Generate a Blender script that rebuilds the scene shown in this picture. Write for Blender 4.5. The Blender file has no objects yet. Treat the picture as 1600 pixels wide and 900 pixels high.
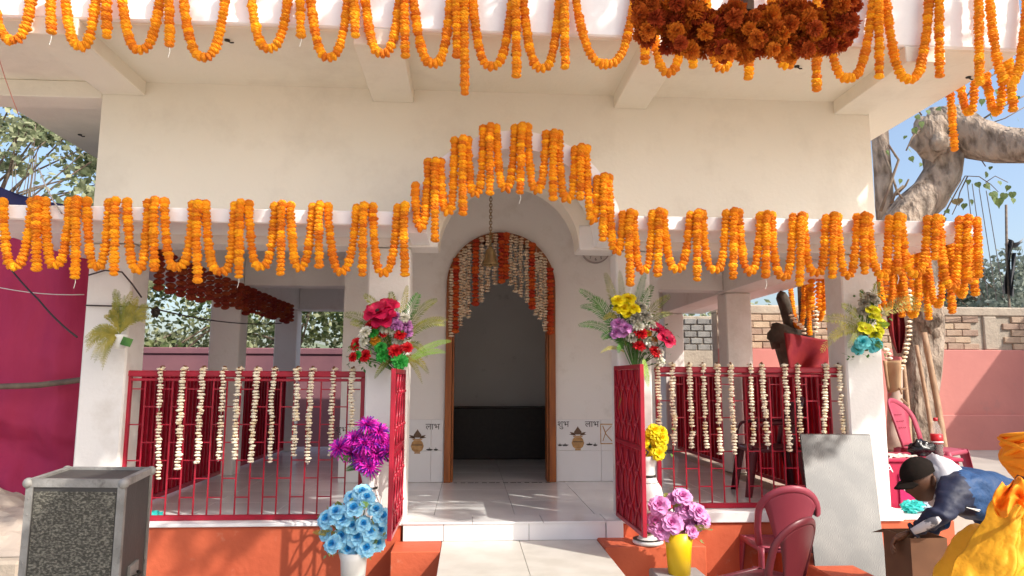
import bpy, math, random
import numpy as np
from mathutils import Vector, Matrix, noise, Quaternion
random.seed(7); rnd = random.random
def ru(a, b): return a + (b - a) * rnd()
C = bpy.data.collections.new('temple'); bpy.context.scene.collection.children.link(C)
SC = bpy.context.scene
# ------------------------------------------------------------------ camera, sky, sun, exposure
EYE = Vector((0, 0, 1.5)); FPX = 1100.0
pp, yy, rr = [math.radians(a) for a in (7.4, 3.5, 0.2)]
FW = Vector((math.sin(yy)*math.cos(pp), math.cos(yy)*math.cos(pp), math.sin(pp)))
_R = Vector((math.cos(yy), -math.sin(yy), 0)); _U = _R.cross(FW)
RT = _R*math.cos(rr) + _U*math.sin(rr); UP = _U*math.cos(rr) - _R*math.sin(rr)
cam = bpy.data.objects.new('camera', bpy.data.cameras.new('camera')); C.objects.link(cam)
cam.matrix_world = Matrix(((RT.x, UP.x, -FW.x, EYE.x), (RT.y, UP.y, -FW.y, EYE.y), (RT.z, UP.z, -FW.z, EYE.z), (0, 0, 0, 1)))
cam.data.sensor_width = 36; cam.data.lens = FPX/1600*36; cam.data.clip_start = .05; cam.data.clip_end = 2000
SC.camera = cam
SUN_EL, SUN_AZ = math.radians(41), math.radians(132)      # azimuth clockwise from +Y
W = bpy.data.worlds.new('World'); SC.world = W; W.use_nodes = True
nt = W.node_tree; sky = nt.nodes.new('ShaderNodeTexSky'); sky.sky_type = 'NISHITA'; sky.sun_disc = False
sky.sun_elevation = SUN_EL; sky.sun_rotation = SUN_AZ; sky.air_density = 1.0; sky.dust_density = 3.5; sky.ozone_density = 1.0
bg = nt.nodes['Background']; bg.inputs[1].default_value = 0.15; nt.links.new(sky.outputs[0], bg.inputs[0])
sd = Vector((math.sin(SUN_AZ)*math.cos(SUN_EL), math.cos(SUN_AZ)*math.cos(SUN_EL), math.sin(SUN_EL)))
sl = bpy.data.lights.new('sun', 'SUN'); sl.energy = 2.75; sl.angle = math.radians(.5); sl.color = (1, .94, .85)
so = bpy.data.objects.new('sun', sl); so.rotation_euler = sd.to_track_quat('Z', 'Y').to_euler(); so.location = (5, -10, 20); C.objects.link(so)
SC.view_settings.view_transform = 'Standard'; SC.view_settings.look = 'None'; SC.view_settings.exposure = 0.80; SC.view_settings.gamma = 1
SC.cycles.max_bounces = 10; SC.cycles.diffuse_bounces = 7; SC.cycles.use_denoising = True
# ------------------------------------------------------------------ measuring helpers (photo measurements -> places in the world)
def ray(px, py): return RT*(px-800) + UP*(450-py) + FW*FPX
def P(px, py, Y): d = ray(px, py); return EYE + d*(Y/d.y)
def PZ(px, py, z): d = ray(px, py); return EYE + d*((z-EYE.z)/d.z)
def PX(px, py, X): d = ray(px, py); return EYE + d*(X/d.x)
# ------------------------------------------------------------------ materials
MATS = {}
def mat(name, col, rough=.6, col2=None, scale=8, bump=0, bscale=None, metal=0, rnd_amt=0, trans=0, emit=0, sub=0, spec=.4, stretch=None, contrast=(.35, .65), detail=4, alpha=1, dirt=None, bdist=.02):
    if name in MATS: return MATS[name]
    m = bpy.data.materials.new(name); m.use_nodes = True; MATS[name] = m
    n, l = m.node_tree.nodes, m.node_tree.links; b = n['Principled BSDF']
    b.inputs['Roughness'].default_value = rough; b.inputs['Metallic'].default_value = metal
    b.inputs['Specular IOR Level'].default_value = spec
    if trans: b.inputs['Transmission Weight'].default_value = trans
    if sub: b.inputs['Subsurface Weight'].default_value = sub; b.inputs['Subsurface Radius'].default_value = (.02, .008, .004)
    if alpha < 1: b.inputs['Alpha'].default_value = alpha
    src = None
    tc = n.new('ShaderNodeTexCoord'); vec = tc.outputs['Object']
    if stretch:
        mp = n.new('ShaderNodeMapping'); mp.inputs['Scale'].default_value = stretch; l.new(vec, mp.inputs[0]); vec = mp.outputs[0]
    if col2 is not None:
        ns = n.new('ShaderNodeTexNoise'); ns.inputs['Scale'].default_value = scale; ns.inputs['Detail'].default_value = detail; l.new(vec, ns.inputs['Vector'])
        rp = n.new('ShaderNodeValToRGB'); rp.color_ramp.elements[0].position = contrast[0]; rp.color_ramp.elements[1].position = contrast[1]
        rp.color_ramp.elements[0].color = (*col, 1); rp.color_ramp.elements[1].color = (*col2, 1)
        l.new(ns.outputs[0], rp.inputs[0]); src = rp.outputs[0]
    else:
        rg = n.new('ShaderNodeRGB'); rg.outputs[0].default_value = (*col, 1); src = rg.outputs[0]
    if dirt:
        dn = n.new('ShaderNodeTexNoise'); dn.inputs['Scale'].default_value = dirt[1]; dn.inputs['Detail'].default_value = 8; dn.inputs['Roughness'].default_value = .7
        l.new(tc.outputs['Object'], dn.inputs['Vector'])
        dr = n.new('ShaderNodeValToRGB'); dr.color_ramp.elements[0].position = dirt[2]; dr.color_ramp.elements[1].position = dirt[3]
        l.new(dn.outputs[0], dr.inputs[0]); mx = n.new('ShaderNodeMix'); mx.data_type = 'RGBA'
        l.new(dr.outputs[0], mx.inputs[0]); l.new(src, mx.inputs[6]); mx.inputs[7].default_value = (*dirt[0], 1); src = mx.outputs[2]
    if rnd_amt:
        oi = n.new('ShaderNodeObjectInfo'); hs = n.new('ShaderNodeHueSaturation'); l.new(src, hs.inputs['Color'])
        m1 = n.new('ShaderNodeMapRange'); m1.inputs[3].default_value = 1-rnd_amt; m1.inputs[4].default_value = 1+rnd_amt; l.new(oi.outputs['Random'], m1.inputs[0]); l.new(m1.outputs[0], hs.inputs['Value'])
        m2 = n.new('ShaderNodeMapRange'); m2.inputs[3].default_value = .5-rnd_amt*.05; m2.inputs[4].default_value = .5+rnd_amt*.06; l.new(oi.outputs['Random'], m2.inputs[0]); l.new(m2.outputs[0], hs.inputs['Hue'])
        src = hs.outputs[0]
    l.new(src, b.inputs['Base Color'])
    if bump:
        bn = n.new('ShaderNodeTexNoise'); bn.inputs['Scale'].default_value = bscale or scale*3; bn.inputs['Detail'].default_value = 6; l.new(vec, bn.inputs['Vector'])
        bp = n.new('ShaderNodeBump'); bp.inputs['Strength'].default_value = bump; bp.inputs['Distance'].default_value = bdist; l.new(bn.outputs[0], bp.inputs['Height']); l.new(bp.outputs[0], b.inputs['Normal'])
    if emit: b.inputs['Emission Strength'].default_value = emit
    return m
def leafmat(name, c1, c2, scale=3.0, trans=.35):
    if name in MATS: return MATS[name]
    m = bpy.data.materials.new(name); m.use_nodes = True; MATS[name] = m
    n, l = m.node_tree.nodes, m.node_tree.links; b = n['Principled BSDF']; b.inputs['Roughness'].default_value = .65
    tc = n.new('ShaderNodeTexCoord'); ns = n.new('ShaderNodeTexNoise'); ns.inputs['Scale'].default_value = scale; ns.inputs['Detail'].default_value = 6; l.new(tc.outputs['Object'], ns.inputs['Vector'])
    rp = n.new('ShaderNodeValToRGB'); rp.color_ramp.elements[0].position = .38; rp.color_ramp.elements[1].position = .62
    rp.color_ramp.elements[0].color = (*c1, 1); rp.color_ramp.elements[1].color = (*c2, 1); l.new(ns.outputs[0], rp.inputs[0]); l.new(rp.outputs[0], b.inputs['Base Color'])
    tr = n.new('ShaderNodeBsdfTranslucent'); l.new(rp.outputs[0], tr.inputs[0]); ms = n.new('ShaderNodeMixShader'); ms.inputs[0].default_value = trans
    l.new(b.outputs[0], ms.inputs[1]); l.new(tr.outputs[0], ms.inputs[2]); l.new(ms.outputs[0], n['Material Output'].inputs[0])
    return m
white = mat('white_wall_paint', (.80, .77, .73), .7, (.77, .74, .70), 1.2, .10, 40, dirt=((.60, .55, .49), 2.2, .54, .82))
cream = mat('cream_wall_paint', (.80, .74, .62), .75, (.76, .71, .60), .8, .12, 30, dirt=((.62, .56, .46), 1.3, .50, .85))
fasc = mat('fascia_paint', (.89, .88, .87), .6, (.86, .85, .83), 3, .06, 30, dirt=((.5, .47, .42), 5.0, .66, .85))
marble = mat('marble', (.88, .87, .86), .13, (.74, .73, .73), 2.2, .015, 9, contrast=(.42, .7), detail=9, dirt=((.50, .48, .46), 5.0, .66, .88))
tilew = mat('glazed_wall_tile', (.82, .82, .81), .12, (.76, .76, .75), 2, .0)
orange_paint = mat('orange_plinth_paint', (.62, .13, .055), .65, (.50, .095, .04), 2.2, .2, 25, dirt=((.60, .30, .20), 6.0, .6, .8))
red_metal = mat('red_enamel', (.40, .012, .035), .32, (.30, .01, .025), 6, .03, 60, dirt=((.16, .02, .02), 14, .62, .8))
wood = mat('orange_brown_wood', (.36, .11, .022), .45, (.24, .065, .014), 3, .1, 20, stretch=(8, 8, 1))
room_wall = mat('grey_room_wall', (.84, .81, .78), .8, (.80, .77, .74), 1.5, .05, 20, dirt=((.3, .28, .26), 2.5, .6, .8))
blackm = mat('black_granite', (.020, .012, .009), .5, (.03, .019, .014), 20)
dark = mat('dark_iron', (.03, .025, .02), .6)
thread_m = mat('white_thread', (.7, .68, .62), .8)
wirem = mat('cable_rubber', (.05, .035, .035), .6)
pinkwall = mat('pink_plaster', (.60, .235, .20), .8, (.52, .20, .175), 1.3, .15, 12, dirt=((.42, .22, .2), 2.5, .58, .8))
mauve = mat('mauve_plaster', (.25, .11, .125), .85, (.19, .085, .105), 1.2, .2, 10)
mortar = mat('mortar', (.42, .36, .29), .95, (.34, .29, .23), 8, .4, 40)
conc = mat('concrete', (.45, .38, .30), .95, (.36, .30, .24), 4, .5, 25)
brickm = mat('old_brick', (.46, .34, .25), .92, (.36, .25, .18), 5, .4, 40, rnd_amt=.22)
bark = mat('pipal_bark', (.13, .095, .07), .95, (.38, .30, .235), 7, 1.0, 7, bdist=.12, contrast=(.33, .55), detail=14, stretch=(1.5, 1.5, .6), dirt=((.44, .38, .32), 1.6, .50, .8))
thinbark = mat('branch_bark', (.22, .17, .12), .9, (.14, .10, .08), 10)
bamboo = mat('bamboo', (.40, .26, .16), .6, (.28, .17, .10), 5, .1, stretch=(6, 6, 1))
pop = mat('popcorn_white', (.86, .78, .60), .8, (.80, .60, .30), 18, .3, 60, contrast=(.5, .75))
popred = mat('red_string_flower', (.42, .03, .012), .8, (.55, .07, .015), 25, .3, 60)
popmid = mat('dark_bead', (.10, .03, .015), .7, (.22, .10, .03), 30)
ground_m = mat('sandy_ground', (.47, .43, .37), .95, (.39, .35, .30), .8, .4, 12)
yard_m = mat('yard_paving', (.46, .42, .37), .9, (.38, .34, .30), 1.5, .2, 20)
def mari(name, c, c2):
    m = mat(name, c, .75, c2, 55, .5, 130, rnd_amt=.2, sub=0); return m
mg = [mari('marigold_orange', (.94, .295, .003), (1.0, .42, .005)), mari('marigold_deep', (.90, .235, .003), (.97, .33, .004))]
mg_red = mari('marigold_red', (.22, .020, .006), (.36, .045, .010))
# ------------------------------------------------------------------ mesh builder
class MB:
    def __init__(s): s.v = []; s.f = []; s.mi = []
    def add(s, vs, fs, mi=0):
        o = len(s.v); s.v.extend([tuple(v) for v in vs]); s.f.extend([tuple(i+o for i in f) for f in fs]); s.mi.extend([mi]*len(fs)); return s
    def box(s, a, b, mi=0):
        x0, y0, z0 = a; x1, y1, z1 = b
        return s.add([(x0, y0, z0), (x1, y0, z0), (x1, y1, z0), (x0, y1, z0), (x0, y0, z1), (x1, y0, z1), (x1, y1, z1), (x0, y1, z1)],
              [(0, 3, 2, 1), (4, 5, 6, 7), (0, 1, 5, 4), (1, 2, 6, 5), (2, 3, 7, 6), (3, 0, 4, 7)], mi)
    def bbox(s, a, b, e=.006, mi=0):          # box with chamfered edges
        x0, y0, z0 = a; x1, y1, z1 = b; vs = []; 
        for (x, dx) in ((x0, e), (x1, -e)):
            for (y, dy) in ((y0, e), (y1, -e)):
                for (z, dz) in ((z0, e), (z1, -e)):
                    vs += [(x, y+dy, z+dz), (x+dx, y, z+dz), (x+dx, y+dy, z)]
        def i(a, b, c, k): return (a*4+b*2+c)*3+k
        fs = []
        for a in (0, 1):
            q = [i(a, 0, 0, 0), i(a, 1, 0, 0), i(a, 1, 1, 0), i(a, 0, 1, 0)]; fs.append(q if a else q[::-1])
            q = [i(0, a, 0, 1), i(1, a, 0, 1), i(1, a, 1, 1), i(0, a, 1, 1)]; fs.append(q[::-1] if a else q)
            q = [i(0, 0, a, 2), i(1, 0, a, 2), i(1, 1, a, 2), i(0, 1, a, 2)]; fs.append(q if a else q[::-1])
            for b in (0, 1):
                fs.append([i(a, b, 0, 0), i(a, b, 1, 0), i(a, b, 1, 1), i(a, b, 0, 1)])
                fs.append([i(a, 0, b, 0), i(a, 1, b, 0), i(a, 1, b, 2), i(a, 0, b, 2)])
                fs.append([i(0, a, b, 1), i(1, a, b, 1), i(1, a, b, 2), i(0, a, b, 2)])
                for c in (0, 1): fs.append([i(a, b, c, 0), i(a, b, c, 1), i(a, b, c, 2)])
        return s.add(vs, fs, mi)
    def tube(s, pts, r, n=8, cap=True, mi=0, flat=1.0, rough=0):
        pts = [Vector(p) for p in pts]; N = len(pts); rs = r if isinstance(r, (list, tuple)) else [r]*N
        t0 = (pts[1]-pts[0]).normalized(); u = t0.orthogonal().normalized(); vs = []
        if abs(t0.z) < .99: u = Vector((0, 0, 1)).cross(t0).normalized()
        for i, p in enumerate(pts):
            t = (pts[min(i+1, N-1)]-pts[max(i-1, 0)]).normalized(); u = (u - t*u.dot(t)); u.normalize(); w = t.cross(u)
            for k in range(n):
                a = 2*math.pi*k/n; rad = rs[i]
                if rough: rad *= 1+rough*noise.noise(Vector((math.cos(a)*1.3, math.sin(a)*1.3, 0))*1.2+p*2.2)+rough*.5*noise.noise(p*7+Vector((a, a*2, 0)))
                vs.append(p + u*math.cos(a)*rad + w*math.sin(a)*rad*flat)
        fs = [(i*n+k, i*n+(k+1) % n, (i+1)*n+(k+1) % n, (i+1)*n+k) for i in range(N-1) for k in range(n)]
        if cap: fs += [tuple(range(n))[::-1], tuple((N-1)*n+k for k in range(n))]
        return s.add(vs, fs, mi)
    def lathe(s, prof, c=(0, 0, 0), n=20, mi=0):
        vs = [(c[0]+r*math.cos(2*math.pi*k/n), c[1]+r*math.sin(2*math.pi*k/n), c[2]+z) for r, z in prof for k in range(n)]
        N = len(prof); fs = [(i*n+k, i*n+(k+1) % n, (i+1)*n+(k+1) % n, (i+1)*n+k) for i in range(N-1) for k in range(n)]
        if prof[0][0] > 1e-4: fs.append(tuple(range(n))[::-1])
        if prof[-1][0] > 1e-4: fs.append(tuple((N-1)*n+k for k in range(n)))
        return s.add(vs, fs, mi)
    def ball(s, c, r, nu=10, nv=6, amp=0, fr=3, mi=0, sc=(1, 1, 1), fn=None):
        vs = []; c = Vector(c); sd_ = Vector((rnd()*50, rnd()*50, rnd()*50))
        for j in range(nv+1):
            th = math.pi*j/nv
            for i in range(nu):
                ph = 2*math.pi*i/nu; d = Vector((math.sin(th)*math.cos(ph), math.sin(th)*math.sin(ph), math.cos(th)))
                q = r*(1+amp*noise.noise(d*fr+sd_))
                p = Vector((d.x*sc[0], d.y*sc[1], d.z*sc[2]))*q
                if fn: p = fn(p, d)
                vs.append(c+p)
        fs = [(j*nu+i, (j+1)*nu+i, (j+1)*nu+(i+1) % nu, j*nu+(i+1) % nu) for j in range(nv) for i in range(nu)]
        return s.add(vs, fs, mi)
    def grid(s, f, nu, nv, mi=0, thick=0):
        vs = [Vector(f(i/nu, j/nv)) for j in range(nv+1) for i in range(nu+1)]
        fs = [(j*(nu+1)+i, j*(nu+1)+i+1, (j+1)*(nu+1)+i+1, (j+1)*(nu+1)+i) for j in range(nv) for i in range(nu)]
        if thick:
            n = len(vs); nor = [Vector((0, 0, 0)) for _ in vs]
            for q in fs:
                w = (vs[q[1]]-vs[q[0]]).cross(vs[q[3]]-vs[q[0]])
                for k in q: nor[k] += w
            back = [v - m.normalized()*thick if m.length > 0 else v for v, m in zip(vs, nor)]
            g = [tuple(k+n for k in q[::-1]) for q in fs]; W_ = nu+1
            rim = [j*W_ for j in range(nv+1)][::-1] + [i for i in range(1, nu+1)] + [j*W_+nu for j in range(1, nv+1)] + [nv*W_+i for i in range(nu-1, 0, -1)]
            e = [(rim[k], rim[k]+n, rim[(k+1) % len(rim)]+n, rim[(k+1) % len(rim)]) for k in range(len(rim))]
            vs = vs+back; fs = fs+g+e
        return s.add(vs, fs, mi)
    def prism(s, poly, y0, y1, mi=0):          # polygon in x,z pushed from y0 to y1 (convex or fan-safe)
        n = len(poly); vs = [(x, y0, z) for x, z in poly]+[(x, y1, z) for x, z in poly]
        return s.add(vs, [tuple(range(n)), tuple(range(2*n-1, n-1, -1))]+[(i, i+n, (i+1) % n+n, (i+1) % n) for i in range(n)], mi)
    def xf(s, M): s.v = [tuple(M @ Vector(v)) for v in s.v]; return s
    def build(s, name, m, parent=None, smooth=False, origin=None, loc=None):
        me = bpy.data.meshes.new(name); o0 = Vector((0, 0, 0))
        if parent is not None and origin is None: o0 = WL.get(parent.name, Vector((0, 0, 0)))
        if origin is not None: o0 = Vector(origin)
        me.from_pydata([(v[0]-o0.x, v[1]-o0.y, v[2]-o0.z) for v in s.v], [], s.f)
        for mm in (m if isinstance(m, (list, tuple)) else [m]): me.materials.append(mm)
        if any(s.mi): me.polygons.foreach_set('material_index', s.mi)
        if smooth: me.polygons.foreach_set('use_smooth', [True]*len(me.polygons))
        me.update(); ob = bpy.data.objects.new(name, me); C.objects.link(ob)
        if parent is not None:
            ob.parent = parent; WL[ob.name] = o0.copy()
            if origin is not None: ob.location = o0-WL.get(parent.name, Vector((0, 0, 0)))
        else:
            ob.location = o0; WL[ob.name] = o0.copy()
        return ob
WL = {}
def tag(o, label=None, cat=None, group=None, kind=None):
    if label: o['label'] = label
    if cat: o['category'] = cat
    if group: o['group'] = group
    if kind: o['kind'] = kind
    return o
def thing(name, label, cat, loc=(0, 0, 0), rz=0, group=None):
    o = bpy.data.objects.new(name, None); C.objects.link(o); o.location = loc; o.rotation_euler[2] = rz; WL[o.name] = Vector(loc); o.empty_display_size = .1
    return tag(o, label, cat, group)
def inst(name, mesh, parent, loc, rot=None, scale=None):       # a further object sharing mesh data
    o = bpy.data.objects.new(name, mesh); C.objects.link(o); o.parent = parent; o.location = loc; WL[o.name] = Vector(loc)
    if rot is not None: o.rotation_mode = 'QUATERNION'; o.rotation_quaternion = rot
    if scale is not None: o.scale = scale
    return o
def struct(name, mb, m, smooth=False): return tag(mb.build(name, m, smooth=smooth), kind='structure')
def dup(root, loc, rz, label, group=None):
    r = root.copy(); C.objects.link(r); r.location = loc; r.rotation_euler[2] = rz; r['label'] = label; WL[r.name] = Vector(loc)
    if group: r['group'] = group
    for ch in list(root.children):
        c = ch.copy(); C.objects.link(c); c.parent = r
        for g in ch.children: d = g.copy(); C.objects.link(d); d.parent = c
    return r
def bake(ob):                                  # apply modifiers, keep the object
    bpy.context.view_layer.update(); dg = bpy.context.evaluated_depsgraph_get()
    me = bpy.data.meshes.new_from_object(ob.evaluated_get(dg)); ob.modifiers.clear(); ob.data = me
    me.polygons.foreach_set('use_smooth', [True]*len(me.polygons)); return ob
def skin(name, nodes, edges, m, parent, sub=2, extra=None):
    keys = list(nodes); o0 = WL[parent.name]
    me = bpy.data.meshes.new(name); me.from_pydata([tuple(Vector(nodes[k][0])-o0) for k in keys], [(keys.index(a), keys.index(b)) for a, b in edges], [])
    ob = bpy.data.objects.new(name, me); C.objects.link(ob); ob.parent = parent; WL[ob.name] = o0.copy()
    sk = ob.modifiers.new('s', 'SKIN'); sk.use_smooth_shade = True
    for i, k in enumerate(keys):
        r = nodes[k][1]; r = r if isinstance(r, tuple) else (r, r)
        me.skin_vertices[0].data[i].radius = r; me.skin_vertices[0].data[i].use_root = (i == 0)
    ss = ob.modifiers.new('d', 'SUBSURF'); ss.levels = sub; ss.render_levels = sub
    bake(ob)
    if extra is not None:                      # join further geometry into the same mesh
        import bmesh
        bm = bmesh.new(); bm.from_mesh(ob.data)
        vs = [bm.verts.new(Vector(v)-o0) for v in extra.v]
        for f in extra.f:
            try: q = bm.faces.new([vs[i] for i in f]); q.smooth = True
            except ValueError: pass
        bm.to_mesh(ob.data); bm.free()
    ob.data.materials.clear(); ob.data.materials.append(m); return ob
ORD = ['first', 'second', 'third', 'fourth', 'fifth', 'sixth', 'seventh', 'eighth', 'ninth', 'tenth', 'eleventh', 'twelfth', 'thirteenth', 'fourteenth', 'fifteenth', 'sixteenth', 'seventeenth', 'eighteenth', 'nineteenth', 'twentieth', 'twenty-first', 'twenty-second']
# ------------------------------------------------------------------ the ground
FL = .5
struct('ground', MB().add([(-400, -400, 0), (400, -400, 0), (400, 600, 0), (-400, 600, 0)], [(0, 1, 2, 3)]), ground_m)
struct('yard', MB().box((3.62, 5.42, -.1), (40, 10.55, .46)), yard_m)
# ------------------------------------------------------------------ plinth and floor
PX0, PX1 = -2.75, 3.15
mb = MB(); mb.bbox((PX0-.1, 5.17, -.05), (-.46, 10.9, FL-.022), .008); mb.bbox((1.122, 5.17, -.05), (3.6, 10.9, FL-.022), .008)
plinth = struct('plinth', mb, orange_paint)
struct('coping', MB().bbox((PX0-.12, 5.15, FL-.02), (-.44, 5.40, FL+.004), .004).bbox((1.12, 5.15, FL-.02), (3.2, 5.40, FL+.055), .004), fasc)
fl = struct('floor', MB().box((-.45, 5.18, .02), (.995, 10.9, FL-.012)).box((PX0, 5.41, FL-.021), (-.455, 10.88, FL-.012)).box((1.0, 5.41, FL-.021), (PX1, 10.88, FL-.012)), mortar)
tm = MB().bbox((0, 0, 0), (.597, .597, .012), .0015); t0 = None
xs = np.arange(-2.75+.3, 3.15, .6); ysn = np.arange(5.17, 10.8, .6)
tl = tm.build('floor_tile', marble, fl, origin=(0, 0, 0))
for X in [-2.64+.6*i for i in range(10)]:
    for Y in [5.42+.6*j for j in range(9)]:
        if X < -2.7 or X > 2.6: continue
        inst('floor_tile', tl.data, fl, (X+.0, Y, FL-.012))
bpy.data.objects.remove(tl)
MB().bbox((.996, 5.145, .372), (1.118, 5.42, FL+.0012), .003).build('riser_tile', marble, fl)
for X0, X1 in ((-.449, .04), (.043, .54), (.543, .994)):
    MB().bbox((X0, 5.14, FL-.012), (X1, 5.417, FL+.0015), .002).build('floor_tile', marble, fl)
# marble step with orange cheeks
st = struct('front_step', MB().box((-.15, 4.22, -.02), (.92, 5.165, .358)), mortar)
MB().bbox((-.16, 5.15, .372), (.44, 5.176, FL-.013), .002).build('riser_tile', marble, st)
MB().bbox((.443, 5.15, .372), (.99, 5.176, FL-.013), .002).build('riser_tile', marble, st)
MB().bbox((-.445, 5.15, .372), (-.163, 5.176, FL-.013), .002).build('riser_tile', marble, st)
for a, b in ((-.17, .37), (.373, .925)): MB().bbox((a, 4.20, .36), (b, 5.149, .372), .002).build('tread_tile', mat('cream_step_tile', (.66, .63, .56), .3, (.56, .53, .46), 6), st)
struct('step_cheeks', MB().bbox((-.5, 4.86, -.03), (-.174, 5.166, .371), .006).bbox((.929, 4.86, -.03), (1.62, 5.166, .385), .006), orange_paint)
# ------------------------------------------------------------------ the temple
T = thing('temple_building', 'white two-tier temple with arched porch, pillars and flat roof slab', 'building', (0, 5.2, FL))
PIL = {}
def pillar(x0, x1, y0, y1, z1=2.47):
    return MB().bbox((x0, y0, FL-.001), (x1, y1, z1), .012).build('pillar', white, T)
ZB = 2.475
pL = (-2.746, -2.434); pM1 = (-.747, -.439); pM2 = (1.106, 1.363); pR = (2.859, 3.146)
for a, b in (pL, pR):
    for y in (5.2, 7.65, 10.15): pillar(a, b, y, y+.27)
for a, b in (pM1, pM2): pillar(a, b, 5.2, 5.44)
# ceiling, beams
MB().box((-2.74, 5.46, 2.79), (-.9, 10.8, 2.9)).box((1.5, 5.46, 2.79), (3.14, 10.8, 2.9)).build('porch_ceiling', white, T)
def beam(a, b, e=.006): return MB().bbox(a, b, e).build('beam', white, T)
beam((-2.76, 5.19, ZB), (-.236, 5.45, 2.66)); beam((.826, 5.19, ZB), (3.16, 5.45, 2.66))
beam((-2.76, 5.455, ZB), (-2.42, 10.42, 2.789)); beam((2.845, 5.455, ZB), (3.16, 10.42, 2.789))
beam((-2.415, 10.15, ZB), (2.84, 10.42, 2.789)); beam((-2.415, 7.66, ZB+.02), (-1.28, 7.9, 2.789)); beam((1.97, 7.66, ZB+.02), (2.84, 7.9, 2.789))
# canopy slab (chhajja): front, left and right wings
CX, CZ = .318, 2.49
sl_ = MB()
sl_.bbox((-3.42, 4.76, 2.54), (-.395, 5.188, 2.64), .008); sl_.bbox((1.03, 4.76, 2.54), (3.68, 5.188, 2.64), .008)
sl_.bbox((-3.42, 5.19, 2.54), (-2.765, 10.9, 2.64), .008); sl_.bbox((3.165, 5.19, 2.54), (3.68, 10.9, 2.64), .008)
sl_.build('canopy_slab', fasc, T)
# arched hood over the entrance
def arc(cx, cz, r, a0, a1, n): return [(cx+r*math.cos(a0+(a1-a0)*i/n), cz+r*math.sin(a0+(a1-a0)*i/n)) for i in range(n+1)]
def ring(mb, ci, ri, co, ro, y0, y1, n=40, a0=0, a1=math.pi):
    A = arc(*ci, ri, a0, a1, n); B = arc(*co, ro, a0, a1, n)
    vs = [(x, y0, z) for x, z in A]+[(x, y0, z) for x, z in B]+[(x, y1, z) for x, z in A]+[(x, y1, z) for x, z in B]; m = n+1; fs = []
    for i in range(n): fs += [(i, i+1, m+i+1, m+i), (2*m+i, 3*m+i, 3*m+i+1, 2*m+i+1), (i, 2*m+i, 2*m+i+1, i+1), (m+i, m+i+1, 3*m+i+1, 3*m+i)]
    fs += [(0, m, 3*m, 2*m), (n, 2*m+n, 3*m+n, m+n)]
    return mb.add(vs, fs)
hood = MB(); ring(hood, (CX, CZ), .615, (CX, CZ), .745, 4.755, 5.187); hood.build('arch_hood', fasc, T, smooth=False)
# walls with an arched opening
def arch_wall(mb, x0, x1, z0, z1, cx, cz, r, y0, y1, n=28, reveal=True):
    A = arc(cx, cz, r, math.pi, 0, n); F = []
    def slab(p, q):                            # vertical strip between bottom p->q line and z1
        vs = [(p[0], y0, p[1]), (q[0], y0, q[1]), (q[0], y0, z1), (p[0], y0, z1), (p[0], y1, p[1]), (q[0], y1, q[1]), (q[0], y1, z1), (p[0], y1, z1)]
        fs = [(0, 1, 2, 3), (7, 6, 5, 4), (0, 4, 5, 1), (3, 2, 6, 7)]; mb.add(vs, fs)
    for i in range(n): slab(A[i], A[i+1])
    mb.box((x0, y0, z0), (cx-r, y1, z1)); mb.box((cx+r, y0, z0), (x1, y1, z1)); return mb
ZC = 3.70
up = MB(); arch_wall(up, -2.746, 3.162, 2.662, ZC+.01, .297, ZB, .53, 5.2, 5.44)
up.v = [v for v in up.v]
up.build('upper_front_wall', cream, T)
MB().box((-2.746, 5.445, 2.91), (-2.6, 10.5, ZC+.01)).box((3.02, 5.445, 2.91), (3.162, 10.5, ZC+.01)).box((-2.59, 10.3, 2.91), (3.01, 10.5, ZC+.01)).build('upper_side_wall', cream, T)
# sanctum
door_c, door_r, sp = .322, .552, 2.44
sw = MB(); arch_wall(sw, -1.25, 1.95, FL, 3.6, door_c, sp-.0, door_r, 7.1, 7.24)
sw.box((-1.25, 7.245, FL), (-1.1, 10.1, 3.6)); sw.box((1.8, 7.245, FL), (1.95, 10.1, 3.6)); SW = sw.build('sanctum_wall', white, T)
MB().box((-1.09, 9.75, FL), (1.79, 9.9, 3.5)).box((-1.099, 7.246, FL), (-1.085, 9.7, 3.5)).box((1.785, 7.246, FL), (1.799, 9.7, 3.5)).build('room_wall', room_wall, T)
MB().box((-1.09, 7.25, 3.42), (1.79, 9.74, 3.5)).build('room_ceiling', room_wall, T)
MB().box((-.9, 5.46, 3.58), (1.5, 7.09, 3.66)).build('bay_ceiling', white, T)
MB().box((-.92, 5.46, 2.78), (-.86, 7.09, 3.575)).box((1.48, 5.46, 2.78), (1.54, 7.09, 3.575)).build('bay_wall', white, T)
MB().bbox((-.85, 9.05, FL+.002), (1.7, 9.74, FL+.64), .01).build('altar_block', blackm, T)
MB().bbox((-.29, 7.85, FL+.002), (-.24, 7.9, FL+.33), .004).build('room_post', white, T)
# door frame (arched, with a deep reveal)
fr = MB(); r0, r1 = door_r-.068, door_r-.002
ring(fr, (door_c, sp), r0, (door_c, sp), r1, 7.05, 7.26)
fr.bbox((door_c-r1, 7.05, FL+.002), (door_c-r0, 7.26, sp-.002), .003); fr.bbox((door_c+r0, 7.05, FL+.002), (door_c+r1, 7.26, sp-.002), .003)
DF = fr.build('door_frame', wood, T)
MB().bbox((door_c-r0+.004, 7.075, FL+.002), (door_c-r0+.02, 7.245, sp-.01), .002).bbox((door_c+r0-.02, 7.075, FL+.002), (door_c+r0-.004, 7.245, sp-.01), .002).build('door_stop', wood, DF)
for i in range(14):
    x = door_c-r0+.03+i*.069; MB().box((x, 7.02, FL+.003), (x+.035+.012*(i % 3), 7.032, FL+.006)).build('threshold_inlay', dark, DF)
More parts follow.
